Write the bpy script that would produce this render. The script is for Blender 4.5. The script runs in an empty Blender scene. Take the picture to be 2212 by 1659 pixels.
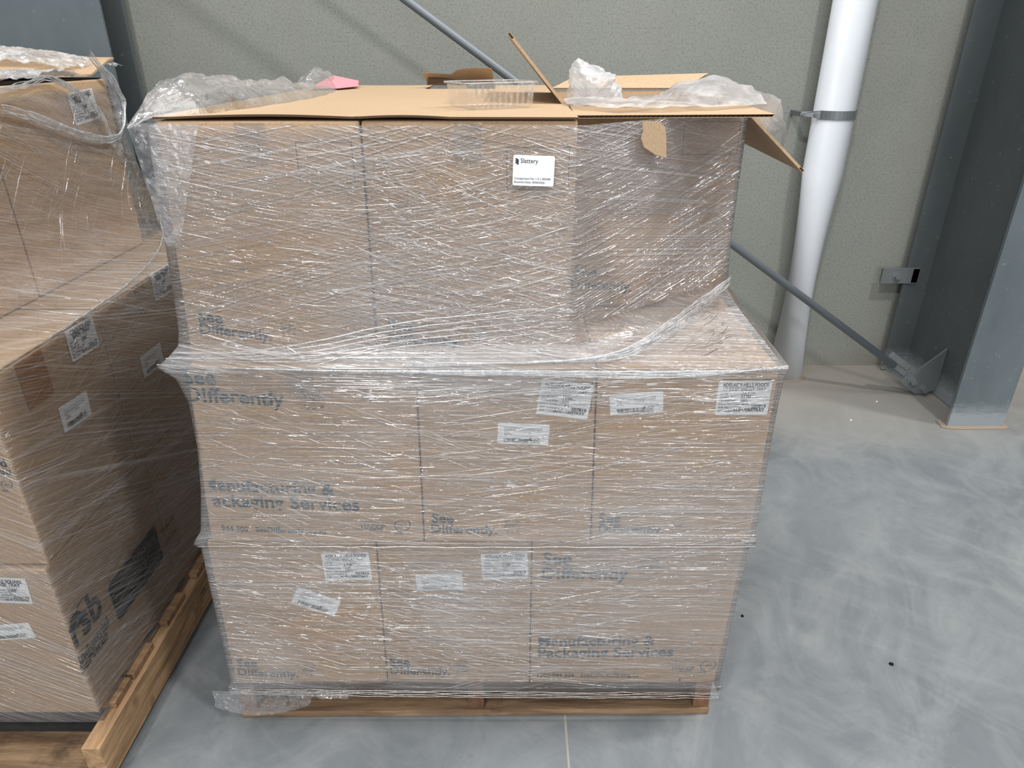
import bpy, bmesh, math, random
from mathutils import Vector, Matrix, noise
R = math.radians
S = bpy.context.scene
COL = S.collection
random.seed(7)

# ---------------------------------------------------------------- camera
W, H, F = 2212.0, 1659.0, 1490.0
PITCH = R(25.8); CAMZ = 1.5
cd = bpy.data.cameras.new('camera'); cam = bpy.data.objects.new('camera', cd); COL.objects.link(cam)
cd.sensor_width = 36.0; cd.lens = 36.0 * F / W; cd.clip_start = .02
cam.location = (0, 0, CAMZ); cam.rotation_euler = (R(90) - PITCH, 0, 0)
S.camera = cam
CP, SP = math.cos(PITCH), math.sin(PITCH)

def ray(px, py):
    a = (px - W/2) / F; b = -(py - H/2) / F
    return Vector((a, CP + b*SP, -SP + b*CP))
def on_y(px, py, Y):
    r = ray(px, py); return Vector((0, 0, CAMZ)) + r * (Y / r.y)
def on_x(px, py, X):
    r = ray(px, py); return Vector((0, 0, CAMZ)) + r * (X / r.x)
def on_z(px, py, Z):
    r = ray(px, py); return Vector((0, 0, CAMZ)) + r * ((Z - CAMZ) / r.z)

# ---------------------------------------------------------------- world and lights
wd = bpy.data.worlds.new('world'); S.world = wd; wd.use_nodes = True
bg = wd.node_tree.nodes['Background']; bg.inputs[0].default_value = (.95, .97, 1, 1); bg.inputs[1].default_value = .40
def area(name, loc, target, sx, sy, power, col=(1, 1, 1)):
    ld = bpy.data.lights.new(name, 'AREA'); ld.shape = 'RECTANGLE'; ld.size = sx; ld.size_y = sy
    ld.energy = power; ld.color = col
    o = bpy.data.objects.new(name, ld); COL.objects.link(o); o.location = loc
    o.rotation_euler = (Vector(target) - Vector(loc)).to_track_quat('-Z', 'Y').to_euler()
    return o
area('added_front_fill', (0.6, -6.0, 2.6), (0, 1.5, .7), 5.0, 3.6, 200, (.97, .985, 1))  # added front fill behind the camera, no known source there
area('high_bay_lamp', (1.9, -.3, 6.0), (.2, 1.5, .6), .3, .3, 150, (1, .98, .95))
area('high_bay_lamp', (-1.5, -2.2, 6.0), (-.2, 1.5, .6), .35, .35, 150, (1, .98, .95))
area('high_bay_lamp', (3.6, 1.7, 5.0), (0, 1.7, 1.0), .4, .4, 120, (1, .98, .95))
area('skylight_strip', (0.0, .9, 7.5), (0, 1.1, 0), 7.0, 1.4, 190, (.97, .985, 1))
S.view_settings.view_transform = 'Standard'; S.view_settings.look = 'None'
S.view_settings.gamma = 1; S.view_settings.use_curve_mapping = False
S.view_settings.exposure = 0.10

# ---------------------------------------------------------------- node helpers
def srgb(r, g, b):
    f = lambda c: (c/255/12.92) if c/255 <= .04045 else ((c/255+.055)/1.055)**2.4
    return (f(r), f(g), f(b), 1)
class NT:
    def __init__(s, name):
        s.m = bpy.data.materials.new(name); s.m.use_nodes = True; s.t = s.m.node_tree
        s.t.nodes.clear(); s.out = s.t.nodes.new('ShaderNodeOutputMaterial')
    def n(s, typ, **kw):
        nd = s.t.nodes.new('ShaderNode' + typ)
        for k, v in kw.items(): setattr(nd, k, v)
        return nd
    def set(s, sock, v):
        if hasattr(v, 'is_output') or isinstance(v, bpy.types.NodeSocket): s.t.links.new(v, sock)
        else: sock.default_value = v
    def math(s, op, a, b=0.0, clamp=False):
        nd = s.n('Math', operation=op, use_clamp=clamp); s.set(nd.inputs[0], a); s.set(nd.inputs[1], b); return nd.outputs[0]
    def mixc(s, f, a, b, mode='MIX'):
        nd = s.n('Mix', data_type='RGBA', blend_type=mode); s.set(nd.inputs[0], f); s.set(nd.inputs[6], a); s.set(nd.inputs[7], b); return nd.outputs[2]
    def ramp(s, f, stops):
        nd = s.n('ValToRGB'); s.set(nd.inputs[0], f)
        e = nd.color_ramp.elements
        while len(e) < len(stops): e.new(.5)
        for i, (p, c) in enumerate(stops):
            e[i].position = p; e[i].color = c if isinstance(c, tuple) else (c, c, c, 1)
        return nd.outputs[0]
    def coord(s, kind='Object', scale=(1, 1, 1), rot=(0, 0, 0), loc=(0, 0, 0)):
        tc = s.n('TexCoord'); r = s.n('Mapping'); r.inputs['Rotation'].default_value = rot
        s.t.links.new(tc.outputs[kind], r.inputs['Vector'])
        r.inputs['Location'].default_value = loc
        m = s.n('Mapping'); m.inputs['Scale'].default_value = scale
        s.t.links.new(r.outputs[0], m.inputs['Vector']); return m.outputs[0]
    def noise(s, vec, scale, detail=3, rough=.55, dist=0):
        nd = s.n('TexNoise'); s.set(nd.inputs['Vector'], vec); nd.inputs['Scale'].default_value = scale
        nd.inputs['Detail'].default_value = detail; nd.inputs['Roughness'].default_value = rough
        nd.inputs['Distortion'].default_value = dist; return nd.outputs['Fac']
    def bump(s, h, strength, dist):
        nd = s.n('Bump'); nd.inputs['Strength'].default_value = strength; nd.inputs['Distance'].default_value = dist
        s.set(nd.inputs['Height'], h); return nd.outputs[0]
    def pbr(s, col, rough=.6, metal=0, normal=None, spec=.5, **kw):
        p = s.n('BsdfPrincipled'); s.set(p.inputs['Base Color'], col); s.set(p.inputs['Roughness'], rough)
        s.set(p.inputs['Metallic'], metal); p.inputs['Specular IOR Level'].default_value = spec
        if normal is not None: s.set(p.inputs['Normal'], normal)
        for k, v in kw.items(): s.set(p.inputs[k], v)
        s.t.links.new(p.outputs[0], s.out.inputs[0]); return p
def flat(name, col, rough=.6, metal=0, spec=.5):
    t = NT(name); t.pbr(col, rough, metal, spec=spec); return t.m

def make_wall():
    t = NT('concrete_wall'); v = t.coord()
    big = t.noise(v, .7, 5, .6); mid = t.noise(v, 7, 4, .6)
    c = t.mixc(big, srgb(122, 125, 120), srgb(145, 147, 141))
    c = t.mixc(t.ramp(mid, [(.35, 0.), (.75, .8)]), c, srgb(138, 141, 134))
    sp = t.noise(v, 115, 3, .7); c = t.mixc(t.ramp(sp, [(.32, .50), (.52, 0.)]), c, srgb(88, 90, 88))
    sp2 = t.noise(t.coord(loc=(3, 1, 7)), 30, 4, .7); c = t.mixc(t.ramp(sp2, [(.26, .3), (.36, 0.)]), c, srgb(105, 106, 100))
    vv = t.noise(t.coord(scale=(5, 5, .5)), 1.0, 3); c = t.mixc(t.ramp(vv, [(.5, 0.), (.8, .3)]), c, srgb(135, 131, 118))
    # browner towards the slab
    sx = t.n('SeparateXYZ'); t.t.links.new(t.coord(), sx.inputs[0])
    low = t.math('MULTIPLY', t.ramp(sx.outputs[2], [(0., 1.), (.10, 0.)]), .35)
    c = t.mixc(low, c, srgb(120, 108, 92))
    t.pbr(c, .8, normal=t.bump(t.noise(v, 90, 4, .7), .25, .004), spec=.25); return t.m
def make_floor():
    t = NT('concrete_floor'); v = t.coord()
    a = t.noise(v, 1.1, 6, .65, .8); b = t.noise(t.coord(scale=(1, .6, 1), rot=(0, 0, .5)), 4.2, 6, .7, 1.2)
    c = t.mixc(t.ramp(a, [(.3, 0.), (.7, 1.)]), srgb(94, 99, 103), srgb(124, 129, 132))
    c = t.mixc(t.ramp(b, [(.42, 0.), (.72, .6)]), c, srgb(143, 146, 147))
    st = t.noise(t.coord(scale=(1, .22, 1), rot=(0, 0, -.9)), 9, 6, .7, .6)
    c = t.mixc(t.ramp(st, [(.52, 0.), (.78, .4)]), c, srgb(150, 152, 152))
    dk = t.noise(v, 26, 4, .7); c = t.mixc(t.ramp(dk, [(.27, .45), (.42, 0.)]), c, srgb(105, 108, 110))
    tiny = t.noise(v, 120, 2, .6); c = t.mixc(t.ramp(tiny, [(.25, .5), (.33, 0.)]), c, srgb(92, 92, 92))
    sx = t.n('SeparateXYZ'); t.t.links.new(t.coord(), sx.inputs[0])
    yy = t.math('ADD', sx.outputs[1], t.math('MULTIPLY', a, .7))
    f = t.ramp(t.math('MULTIPLY', yy, .25), [(.68, 0.), (.86, .8)])
    c = t.mixc(f, c, srgb(146, 140, 131))
    r = t.ramp(t.noise(v, 3, 4), [(.3, .34), (.7, .6)])
    t.pbr(c, r, normal=t.bump(t.noise(v, 50, 5, .7), .08, .003), spec=.45); return t.m
def make_card(name, base, dark, light):
    t = NT(name); v = t.coord(); oi = t.n('ObjectInfo')
    c = t.mixc(t.noise(v, 3, 4, .6), dark, light); c = t.mixc(.5, base, c)
    fib = t.noise(v, 210, 3, .7); c = t.mixc(t.ramp(fib, [(.32, .35), (.5, 0.)]), c, srgb(130, 100, 68))
    fl = t.noise(t.coord(scale=(130, 130, 2)), 1, 1)
    hs = t.n('HueSaturation'); t.t.links.new(c, hs.inputs['Color'])
    t.set(hs.inputs['Value'], t.math('ADD', t.math('MULTIPLY', oi.outputs['Random'], .10), .95))
    t.pbr(hs.outputs[0], .72, normal=t.bump(fl, .12, .002), spec=.25); return t.m
def make_wood(name, axis, pale, dark):
    t = NT(name); sc = (1.2, 14, 14) if axis == 'x' else (14, 1.2, 14)
    oi = t.n('ObjectInfo')
    tc = t.n('TexCoord'); ad = t.n('VectorMath', operation='ADD'); t.t.links.new(tc.outputs['Object'], ad.inputs[0])
    cb = t.n('CombineXYZ'); t.set(cb.inputs[0], t.math('MULTIPLY', oi.outputs['Random'], 13.)); t.set(cb.inputs[2], t.math('MULTIPLY', oi.outputs['Random'], 7.))
    t.t.links.new(cb.outputs[0], ad.inputs[1])
    m = t.n('Mapping'); m.inputs['Scale'].default_value = sc; t.t.links.new(ad.outputs[0], m.inputs[0]); v = m.outputs[0]
    g = t.noise(v, 2.2, 6, .6, 1.4)
    c = t.mixc(t.ramp(g, [(.3, 0.), (.68, 1.)]), dark, pale)
    fine = t.noise(v, 16, 4, .7); c = t.mixc(t.ramp(fine, [(.3, .45), (.5, 0.)]), c, srgb(96, 64, 38))
    st = t.noise(ad.outputs[0], 9, 5, .65); c = t.mixc(t.ramp(st, [(.55, 0.), (.72, .75)]), c, srgb(66, 50, 38))
    hs = t.n('HueSaturation'); t.t.links.new(c, hs.inputs['Color'])
    t.set(hs.inputs['Value'], t.math('ADD', t.math('MULTIPLY', oi.outputs['Random'], .35), .8))
    t.pbr(hs.outputs[0], .75, normal=t.bump(fine, .4, .003), spec=.25); return t.m
def make_steel(name, c0, c1, rough=.45, metal=.35, low=True):
    t = NT(name); v = t.coord()
    n1 = t.noise(t.coord(scale=(1, 1, .5)), 2.2, 5, .65); c = t.mixc(t.ramp(n1, [(.3, 0.), (.7, 1.)]), c0, c1)
    sp = t.noise(v, 40, 4, .7); c = t.mixc(t.ramp(sp, [(.64, 0.), (.72, .35)]), c, srgb(180, 185, 185))
    sx = t.n('SeparateXYZ'); t.t.links.new(v, sx.inputs[0])
    zz = t.math('ADD', sx.outputs[2], t.math('MULTIPLY', t.math('SUBTRACT', t.noise(t.coord(scale=(8, 8, 30)), 3, 4), .5), .09))
    lowf = t.ramp(zz, [(.055, .8), (.075, .45), (.13, 0.)])
    if low: c = t.mixc(lowf, c, srgb(160, 167, 172))
    t.pbr(c, rough, metal, normal=t.bump(sp, .05, .002)); return t.m

def streaks(t, ang, long_, thin, lo, hi, seed, dist=.0, detail=1):
    v = t.coord('UV', scale=(1/long_, 1/thin, 1), rot=(0, 0, ang), loc=(seed, seed*.7, seed))
    return t.ramp(t.noise(v, 1, detail, .55, dist), [(lo, 0.), (hi, 1.)])
def make_film(name, dirs, haze=.10, gain=.55, gloss=.30, bumpy=1.0):
    """clear stretch wrap: mostly transparent, stretched folds are whiter and catch the lamps"""
    t = NT(name); tot = None
    for (ang, lg, th, lo, hi, w, seed) in dirs:
        s_ = streaks(t, ang, lg, th, lo, hi, seed)
        msk = t.ramp(t.noise(t.coord('UV', scale=(1, 1, 1), loc=(seed*3, seed, 0)), 3.3, 3), [(.36, .15), (.62, 1.)])
        s_ = t.math('MULTIPLY', t.math('MULTIPLY', s_, msk), w)
        tot = s_ if tot is None else t.math('ADD', tot, s_)
    tot = t.math('MINIMUM', tot, 1.0)
    nrm = t.bump(tot, .9*bumpy, .004)
    dif = t.n('BsdfDiffuse'); dif.inputs[0].default_value = (.84, .85, .88, 1); t.set(dif.inputs['Normal'], nrm)
    trl = t.n('BsdfTranslucent'); trl.inputs[0].default_value = (.84, .85, .88, 1)
    md = t.n('MixShader'); md.inputs[0].default_value = .3
    t.t.links.new(dif.outputs[0], md.inputs[1]); t.t.links.new(trl.outputs[0], md.inputs[2])
    tr = t.n('BsdfTransparent'); tr.inputs[0].default_value = (.985, .985, .985, 1)
    patch = t.ramp(t.noise(t.coord('UV', loc=(9, 4, 0)), 2.1, 3), [(.38, .35), (.66, 1.6)])
    mx = t.n('MixShader'); t.set(mx.inputs[0], t.math('ADD', t.math('MULTIPLY', patch, haze), t.math('MULTIPLY', tot, gain), True))
    t.t.links.new(tr.outputs[0], mx.inputs[1]); t.t.links.new(md.outputs[0], mx.inputs[2])
    gl = t.n('BsdfGlossy'); gl.inputs['Roughness'].default_value = .17; t.set(gl.inputs['Normal'], nrm)
    lw = t.n('Fresnel'); lw.inputs['IOR'].default_value = 1.45; t.set(lw.inputs['Normal'], nrm)
    m2 = t.n('MixShader'); t.set(m2.inputs[0], t.math('ADD', t.math('MULTIPLY', lw.outputs[0], .8), t.math('MULTIPLY', tot, gloss), True))
    t.t.links.new(mx.outputs[0], m2.inputs[1]); t.t.links.new(gl.outputs[0], m2.inputs[2])
    t.t.links.new(m2.outputs[0], t.out.inputs[0]); return t.m
def make_sheet(name, op, gloss, rough, tint=(.9, .91, .93, 1), trans=.45, nscale=60, bs=.5):
    """loose plastic: op = how much of the light it scatters"""
    t = NT(name); v = t.coord()
    cr = t.noise(v, nscale, 3, .6, .5)
    nrm = t.bump(cr, bs, .004)
    dif = t.n('BsdfDiffuse'); dif.inputs[0].default_value = tint; t.set(dif.inputs['Normal'], nrm)
    trl = t.n('BsdfTranslucent'); trl.inputs[0].default_value = tint
    md = t.n('MixShader'); md.inputs[0].default_value = trans
    t.t.links.new(dif.outputs[0], md.inputs[1]); t.t.links.new(trl.outputs[0], md.inputs[2])
    tr = t.n('BsdfTransparent'); mx = t.n('MixShader')
    wr = t.ramp(t.noise(v, nscale*.4, 4, .6, 1.5), [(.45, .6), (.62, 1.5)])
    t.set(mx.inputs[0], t.math('MULTIPLY', wr, op, True))
    t.t.links.new(tr.outputs[0], mx.inputs[1]); t.t.links.new(md.outputs[0], mx.inputs[2])
    gl = t.n('BsdfGlossy'); gl.inputs['Roughness'].default_value = rough; t.set(gl.inputs['Normal'], nrm)
    fr = t.n('Fresnel'); fr.inputs['IOR'].default_value = 1.5; t.set(fr.inputs['Normal'], nrm)
    m2 = t.n('MixShader'); t.set(m2.inputs[0], t.math('ADD', t.math('MULTIPLY', fr.outputs[0], .45), gloss, True))
    t.t.links.new(mx.outputs[0], m2.inputs[1]); t.t.links.new(gl.outputs[0], m2.inputs[2])
    t.t.links.new(m2.outputs[0], t.out.inputs[0]); return t.m

M = {}
M['wall'] = make_wall(); M['floor'] = make_floor()
M['card'] = make_card('cardboard', srgb(188, 160, 130), srgb(178, 149, 117), srgb(198, 171, 141))
M['cardtop'] = make_card('cardboard_inner', srgb(180, 155, 126), srgb(172, 146, 116), srgb(188, 163, 134))
M['carddark'] = flat('corrugated_core', srgb(84, 62, 44), .9)
M['tape'] = flat('brown_tape', srgb(160, 118, 80), .25)
M['cleartape'] = make_sheet('clear_tape', .03, .03, .15, nscale=30)
M['wood_x'] = make_wood('pallet_wood_across', 'x', srgb(152, 122, 92), srgb(108, 84, 62))
M['wood_y'] = make_wood('pallet_wood_along', 'y', srgb(178, 146, 110), srgb(118, 92, 68))
M['wood_b'] = make_wood('pallet_wood_bottom_lit', 'x', srgb(166, 138, 108), srgb(104, 84, 66))  # bottom boards paler: front light on them put into the wood colour
M['wood_d'] = make_wood('pallet_wood_dark', 'y', srgb(134, 100, 76), srgb(94, 70, 54))
M['steel'] = make_steel('column_steel_shaded', srgb(80, 86, 88), srgb(96, 102, 104), .5, .2)  # web and back flange: shade behind the front flange put into the colour
M['steel_lit'] = make_steel('column_steel_lit', srgb(88, 97, 101), srgb(110, 119, 123), .5, .2)  # same steel, lit copy for the front flanges
M['galv'] = make_steel('galvanised_steel', srgb(112, 116, 118), srgb(142, 147, 149), .45, .4, False)
M['rod'] = flat('brace_rod_steel', srgb(112, 118, 123), .45, .15)
M['pvc'] = None
t = NT('white_pvc'); v = t.coord(scale=(1, 1, .4)); c = t.mixc(t.ramp(t.noise(v, 6, 5, .6), [(.5, 0.), (.8, .35)]), srgb(226, 230, 236), srgb(196, 196, 192)); t.pbr(c, .35); M['pvc'] = t.m
M['ink'] = flat('blue_grey_ink', srgb(40, 68, 86), .8, spec=.2)
M['black'] = flat('black_ink', srgb(34, 34, 38), .7, spec=.2)
M['sticker'] = flat('white_label_paper', srgb(240, 241, 242), .45)
M['pink'] = flat('pink_paper', srgb(238, 140, 150), .7)
M['grout'] = flat('grout', srgb(140, 126, 112), .9)
M['sealant'] = flat('joint_sealant', srgb(150, 147, 141), .8)
M['dark'] = flat('gap_shade_and_litter', srgb(30, 26, 22), .95, spec=.1)  # near-black: painted shade in gaps, also used for floor litter
M['foldm'] = make_sheet('stretch_film_fold', .09, .16, .13, (.95, .95, .97, 1), .3, 30, .1)
M['glint'] = make_sheet('stretch_film_crease', .10, .75, .10, (.95, .95, .97, 1), .3, 30, .05)
M['rope'] = make_sheet('stretch_film_bunched', .42, .14, .14, (.93, .94, .96, 1), .35, 70)
M['crumple'] = make_sheet('stretch_film_loose', .20, .07, .12, (.93, .93, .95, 1), .35, 60)
M['skirt'] = make_sheet('stretch_film_skirt', .09, .06, .10, (.93, .93, .95, 1), .35, 60)
M['bag'] = make_sheet('milky_liner', .52, .03, .3, (.84, .85, .87, 1), .5, 16, .7)
M['clear'] = make_sheet('clear_tray_plastic', .035, .03, .08, (.9, .9, .92, 1), .4, 40)
Dm = [(R(0), 1.5, .0042, .50, .66, .75, 1.3), (R(7), 1.2, .0032, .54, .68, .7, 5.1), (R(-15), 1.4, .0044, .55, .68, .65, 9.7), (R(2), 2.5, .012, .52, .70, .45, 3.3)]
M['film_main'] = make_film('stretch_film', Dm, haze=.20, gain=.27, gloss=.12)
Dt = [(R(10), 1.1, .0036, .50, .66, .8, 2.3), (R(-9), 1.0, .0034, .52, .66, .8, 6.1), (R(-17), 1.2, .0045, .53, .68, .7, 8.7), (R(20), .9, .004, .56, .7, .4, 4.3)]
M['film_top'] = make_film('stretch_film_upper', Dt, haze=.18, gain=.29, gloss=.13)
Dl = [(R(17), 2.0, .0045, .50, .68, .75, 1.9), (R(26), 1.6, .0040, .54, .68, .7, 4.4), (R(9), 2.2, .010, .52, .70, .45, 7.3)]
M['film_step'] = make_film('stretch_film_step', [(R(0), 1.6, .004, .46, .62, .9, 2.2), (R(8), 1.2, .0035, .48, .64, .8, 7.7), (R(14), 1.0, .005, .5, .66, .7, 5.2)], haze=.30, gain=.42, gloss=.16)
M['film_side'] = make_film('stretch_film_side', Dl, haze=.08, gain=.36, gloss=.09)

# ---------------------------------------------------------------- object helpers
def link(o, parent=None):
    COL.objects.link(o)
    if parent is not None:
        o.parent = parent
        o.matrix_parent_inverse = Matrix.Identity(4)
    return o
def tag(o, label=None, cat=None, group=None, kind=None):
    if label: o['label'] = label
    if cat: o['category'] = cat
    if group: o['group'] = group
    if kind: o['kind'] = kind
    return o
def thing(name, loc, label, cat, group=None, rz=0):
    o = bpy.data.objects.new(name, None); COL.objects.link(o); o.location = loc; o.rotation_euler = (0, 0, rz)
    o.empty_display_size = .05
    return tag(o, label, cat, group)
class MB:
    def __init__(s): s.v = []; s.f = []; s.uv = []; s.mi = []
    def quad(s, a, b, c, d, mi=0):
        i = len(s.v); s.v += [Vector(a), Vector(b), Vector(c), Vector(d)]; s.f.append((i, i+1, i+2, i+3)); s.mi.append(mi)
    def hexa(s, p, mi=0):
        i = len(s.v); s.v += [Vector(q) for q in p]
        for f in ((0, 3, 2, 1), (4, 5, 6, 7), (0, 1, 5, 4), (1, 2, 6, 5), (2, 3, 7, 6), (3, 0, 4, 7)):
            s.f.append(tuple(i+k for k in f)); s.mi.append(mi)
    def box(s, x0, x1, y0, y1, z0, z1, mi=0):
        s.hexa([(x0, y0, z0), (x1, y0, z0), (x1, y1, z0), (x0, y1, z0), (x0, y0, z1), (x1, y0, z1), (x1, y1, z1), (x0, y1, z1)], mi)
    def slab(s, o, u, v, n, mi=0):
        o, u, v, n = map(Vector, (o, u, v, n)); s.hexa([o, o+u, o+u+v, o+v, o+n, o+u+n, o+u+v+n, o+v+n], mi)
    def tube(s, pts, rad, k=12, cap=True, mi=0, flatten=1.0):
        pts = [Vector(p) for p in pts]; rr = rad if isinstance(rad, (list, tuple)) else [rad]*len(pts)
        base = len(s.v); up = Vector((0, 0, 1))
        for i, p in enumerate(pts):
            d = (pts[min(i+1, len(pts)-1)] - pts[max(i-1, 0)]).normalized()
            a = d.cross(up)
            if a.length < 1e-3: a = d.cross(Vector((0, 1, 0)))
            a.normalize(); b = d.cross(a).normalized()
            for j in range(k):
                t_ = 2*math.pi*j/k; s.v.append(p + a*math.cos(t_)*rr[i]*flatten + b*math.sin(t_)*rr[i])
        for i in range(len(pts)-1):
            for j in range(k):
                s.f.append((base+i*k+j, base+i*k+(j+1) % k, base+(i+1)*k+(j+1) % k, base+(i+1)*k+j)); s.mi.append(mi)
        if cap:
            s.f.append(tuple(base+j for j in range(k))[::-1]); s.mi.append(mi)
            s.f.append(tuple(base+(len(pts)-1)*k+j for j in range(k))); s.mi.append(mi)
    def poly(s, pts, n, mi=0):
        """prism: outline pts extruded by vector n"""
        b = len(s.v); k = len(pts); n = Vector(n); s.v += [Vector(p) for p in pts] + [Vector(p)+n for p in pts]
        s.f.append(tuple(range(b, b+k))[::-1]); s.mi.append(mi); s.f.append(tuple(range(b+k, b+2*k))); s.mi.append(mi)
        for j in range(k):
            s.f.append((b+j, b+(j+1) % k, b+k+(j+1) % k, b+k+j)); s.mi.append(mi)
    def build(s, name, mats, parent=None, smooth=False, bevel=0, origin=None, recalc=True):
        me = bpy.data.meshes.new(name); off = Vector((0, 0, 0))
        if parent is not None: off = parent.location
        if parent is not None and parent.type != 'EMPTY': off = Vector((0, 0, 0))
        if origin is not None: off = Vector(origin)
        me.from_pydata([tuple(p - off) for p in s.v], [], s.f)
        mats = mats if isinstance(mats, (list, tuple)) else [mats]
        for m in mats: me.materials.append(m)
        for i, p in enumerate(me.polygons): p.material_index = s.mi[i] if i < len(s.mi) else 0; p.use_smooth = smooth
        if s.uv:
            ul = me.uv_layers.new(name='UVMap')
            for lp in me.loops: ul.data[lp.index].uv = s.uv[lp.vertex_index]
        if bevel or recalc:
            bm = bmesh.new(); bm.from_mesh(me)
            if bevel:
                bmesh.ops.remove_doubles(bm, verts=bm.verts, dist=1e-5)
                es = [e for e in bm.edges if len(e.link_faces) == 2 and e.calc_face_angle(0) > .5]
                bmesh.ops.bevel(bm, geom=es, offset=bevel, segments=2, affect='EDGES', profile=.6)
            if recalc: bmesh.ops.recalc_face_normals(bm, faces=bm.faces)
            bm.to_mesh(me); bm.free()
        me.update()
        o = bpy.data.objects.new(name, me); link(o, parent)
        if parent is None and origin is not None: o.location = origin
        return o
def sub(o, parent):
    """make o a child of a mesh part; geometry of o is in the same local frame"""
    return o

# text ------------------------------------------------------------
_tc = {}
def text2d(s_, bold=0.0, res=3):
    k = (s_, bold)
    if k in _tc: return _tc[k]
    cu = bpy.data.curves.new('tmp', 'FONT'); cu.body = s_; cu.size = 1; cu.offset = bold; cu.resolution_u = res; cu.fill_mode = 'FRONT'
    ob = bpy.data.objects.new('tmp', cu); COL.objects.link(ob)
    dg = bpy.context.evaluated_depsgraph_get(); me = ob.evaluated_get(dg).to_mesh()
    vs = [(v.co.x, v.co.y) for v in me.vertices]; fs = [tuple(p.vertices) for p in me.polygons]
    ob.evaluated_get(dg).to_mesh_clear(); bpy.data.objects.remove(ob); bpy.data.curves.remove(cu)
    x0 = min(v[0] for v in vs); x1 = max(v[0] for v in vs)
    _tc[k] = ([(v[0]-x0, v[1]) for v in vs], fs, x1-x0); return _tc[k]
class Sheet:
    """2-D print laid on a plane: origin o, unit axes u, v; n lifts it off"""
    def __init__(s, o, u, v): s.o = Vector(o); s.u = Vector(u).normalized(); s.v = Vector(v).normalized(); s.n = s.u.cross(s.v); s.mb = MB(); s.lift = .0006
    def P(s, x, y, l=0): return s.o + s.u*x + s.v*y + s.n*(s.lift+l)
    def text(s, str_, x, y, w, bold=.01, ys=1.0, h=None, clip=None, mi=0, rot=0, l=0):
        vs, fs, tw = text2d(str_, bold)
        sx = w/tw if w else h
        sy = (h if h else sx)*ys; b = len(s.mb.v); cr, sr = math.cos(rot), math.sin(rot)
        pts = [(x + (a*sx)*cr - (c*sy)*sr, y + (a*sx)*sr + (c*sy)*cr) for a, c in vs]
        if clip is not None:
            keep = [f for f in fs if True]; pts = [(max(p[0], clip), p[1]) for p in pts]
            fs = [f for f in keep if len(set(pts[i][0] > clip+1e-6 for i in f)) > 1 or pts[f[0]][0] > clip+1e-6]
        s.mb.v += [s.P(*p, l) for p in pts]; s.mb.f += [tuple(b+i for i in f) for f in fs]; s.mb.mi += [mi]*len(fs)
    def rect(s, x0, y0, x1, y1, mi=0, l=0): s.mb.quad(s.P(x0, y0, l), s.P(x1, y0, l), s.P(x1, y1, l), s.P(x0, y1, l), mi)
    def frame(s, x0, y0, x1, y1, w, mi=0):
        s.rect(x0, y0, x1, y0+w, mi); s.rect(x0, y1-w, x1, y1, mi); s.rect(x0, y0+w, x0+w, y1-w, mi); s.rect(x1-w, y0+w, x1, y1-w, mi)
    def poly(s, pts, mi=0, l=0):
        b = len(s.mb.v); s.mb.v += [s.P(*p, l) for p in pts]; s.mb.f.append(tuple(range(b, b+len(pts)))); s.mb.mi.append(mi)
    def arc(s, cx, cy, r, a0, a1, w0, w1, k=14, mi=0):
        for i in range(k):
            ta, tb = i/k, (i+1)/k; A, B = R(a0+(a1-a0)*ta), R(a0+(a1-a0)*tb)
            wa = w0+(w1-w0)*math.sin(math.pi*ta); wb = w0+(w1-w0)*math.sin(math.pi*tb)
            s.poly([(cx+(r-wa)*math.cos(A), cy+(r-wa)*math.sin(A)), (cx+(r+wa)*math.cos(A), cy+(r+wa)*math.sin(A)), (cx+(r+wb)*math.cos(B), cy+(r+wb)*math.sin(B)), (cx+(r-wb)*math.cos(B), cy+(r-wb)*math.sin(B))], mi)
    def ringtext(s, str_, cx, cy, r, amid, span, h, top=True):
        n = len(str_)
        for i, ch in enumerate(str_):
            if ch == ' ': continue
            f = (i-(n-1)/2)/n; a = R(amid - f*span) if top else R(amid + f*span)
            vs, fs, tw = text2d(ch, .0, 2); rot = a-math.pi/2 if top else a+math.pi/2
            bx = cx+r*math.cos(a) - tw*h/2*math.cos(rot); by = cy+r*math.sin(a) - tw*h/2*math.sin(rot)
            s.text(ch, bx, by, None, 0, 1, h, rot=rot)
    def seal(s, cx, cy, d):
        h = d*.15
        s.ringtext('WITH THE', cx, cy, d*.36, 90, 110, h)
        for st, yy, w in (('ROYAL', .07, .62), ('SOCIETY', -.12, .84)): s.text(st, cx-d*w/2, cy+d*yy, d*w, 0)
        s.text('FOR', cx-d*.08, cy-d*.23, d*.16, 0); s.ringtext('THE BLIND', cx, cy, d*.47, -90, 110, h, False)
    def qlogo(s, cx, cy, d):
        s.arc(cx, cy, d*.42, 60, 300, .004*d, .035*d); s.arc(cx+.10*d, cy+.12*d, d*.40, -80, 60, .004*d, .045*d)
        s.arc(cx-.05*d, cy+.05*d, d*.28, -40, 40, .004*d, .02*d); s.arc(cx+.02*d, cy-.28*d, d*.3, 60, 130, .004*d, .03*d)
        s.poly([(cx-.08*d, cy+.1*d), (cx, cy-.02*d), (cx+.16*d, cy+.22*d), (cx, cy+.05*d)])
        s.text('QOSE', cx-.5*d, cy-.62*d, d*.5, .01); 
    def haccp(s, x, y, w):
        s.text('HACCP', x, y, w, .02, 1.1); s.text('CERTIFIED', x+w*.28, y-w*.13, w*.62, 0)
    def done(s, name, mats, parent): return s.mb.build(name, mats, parent, recalc=False)
def frame_y(Y): return lambda px, py: on_y(px, py, Y)
def frame_x(X): return lambda px, py: on_x(px, py, X)

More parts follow.
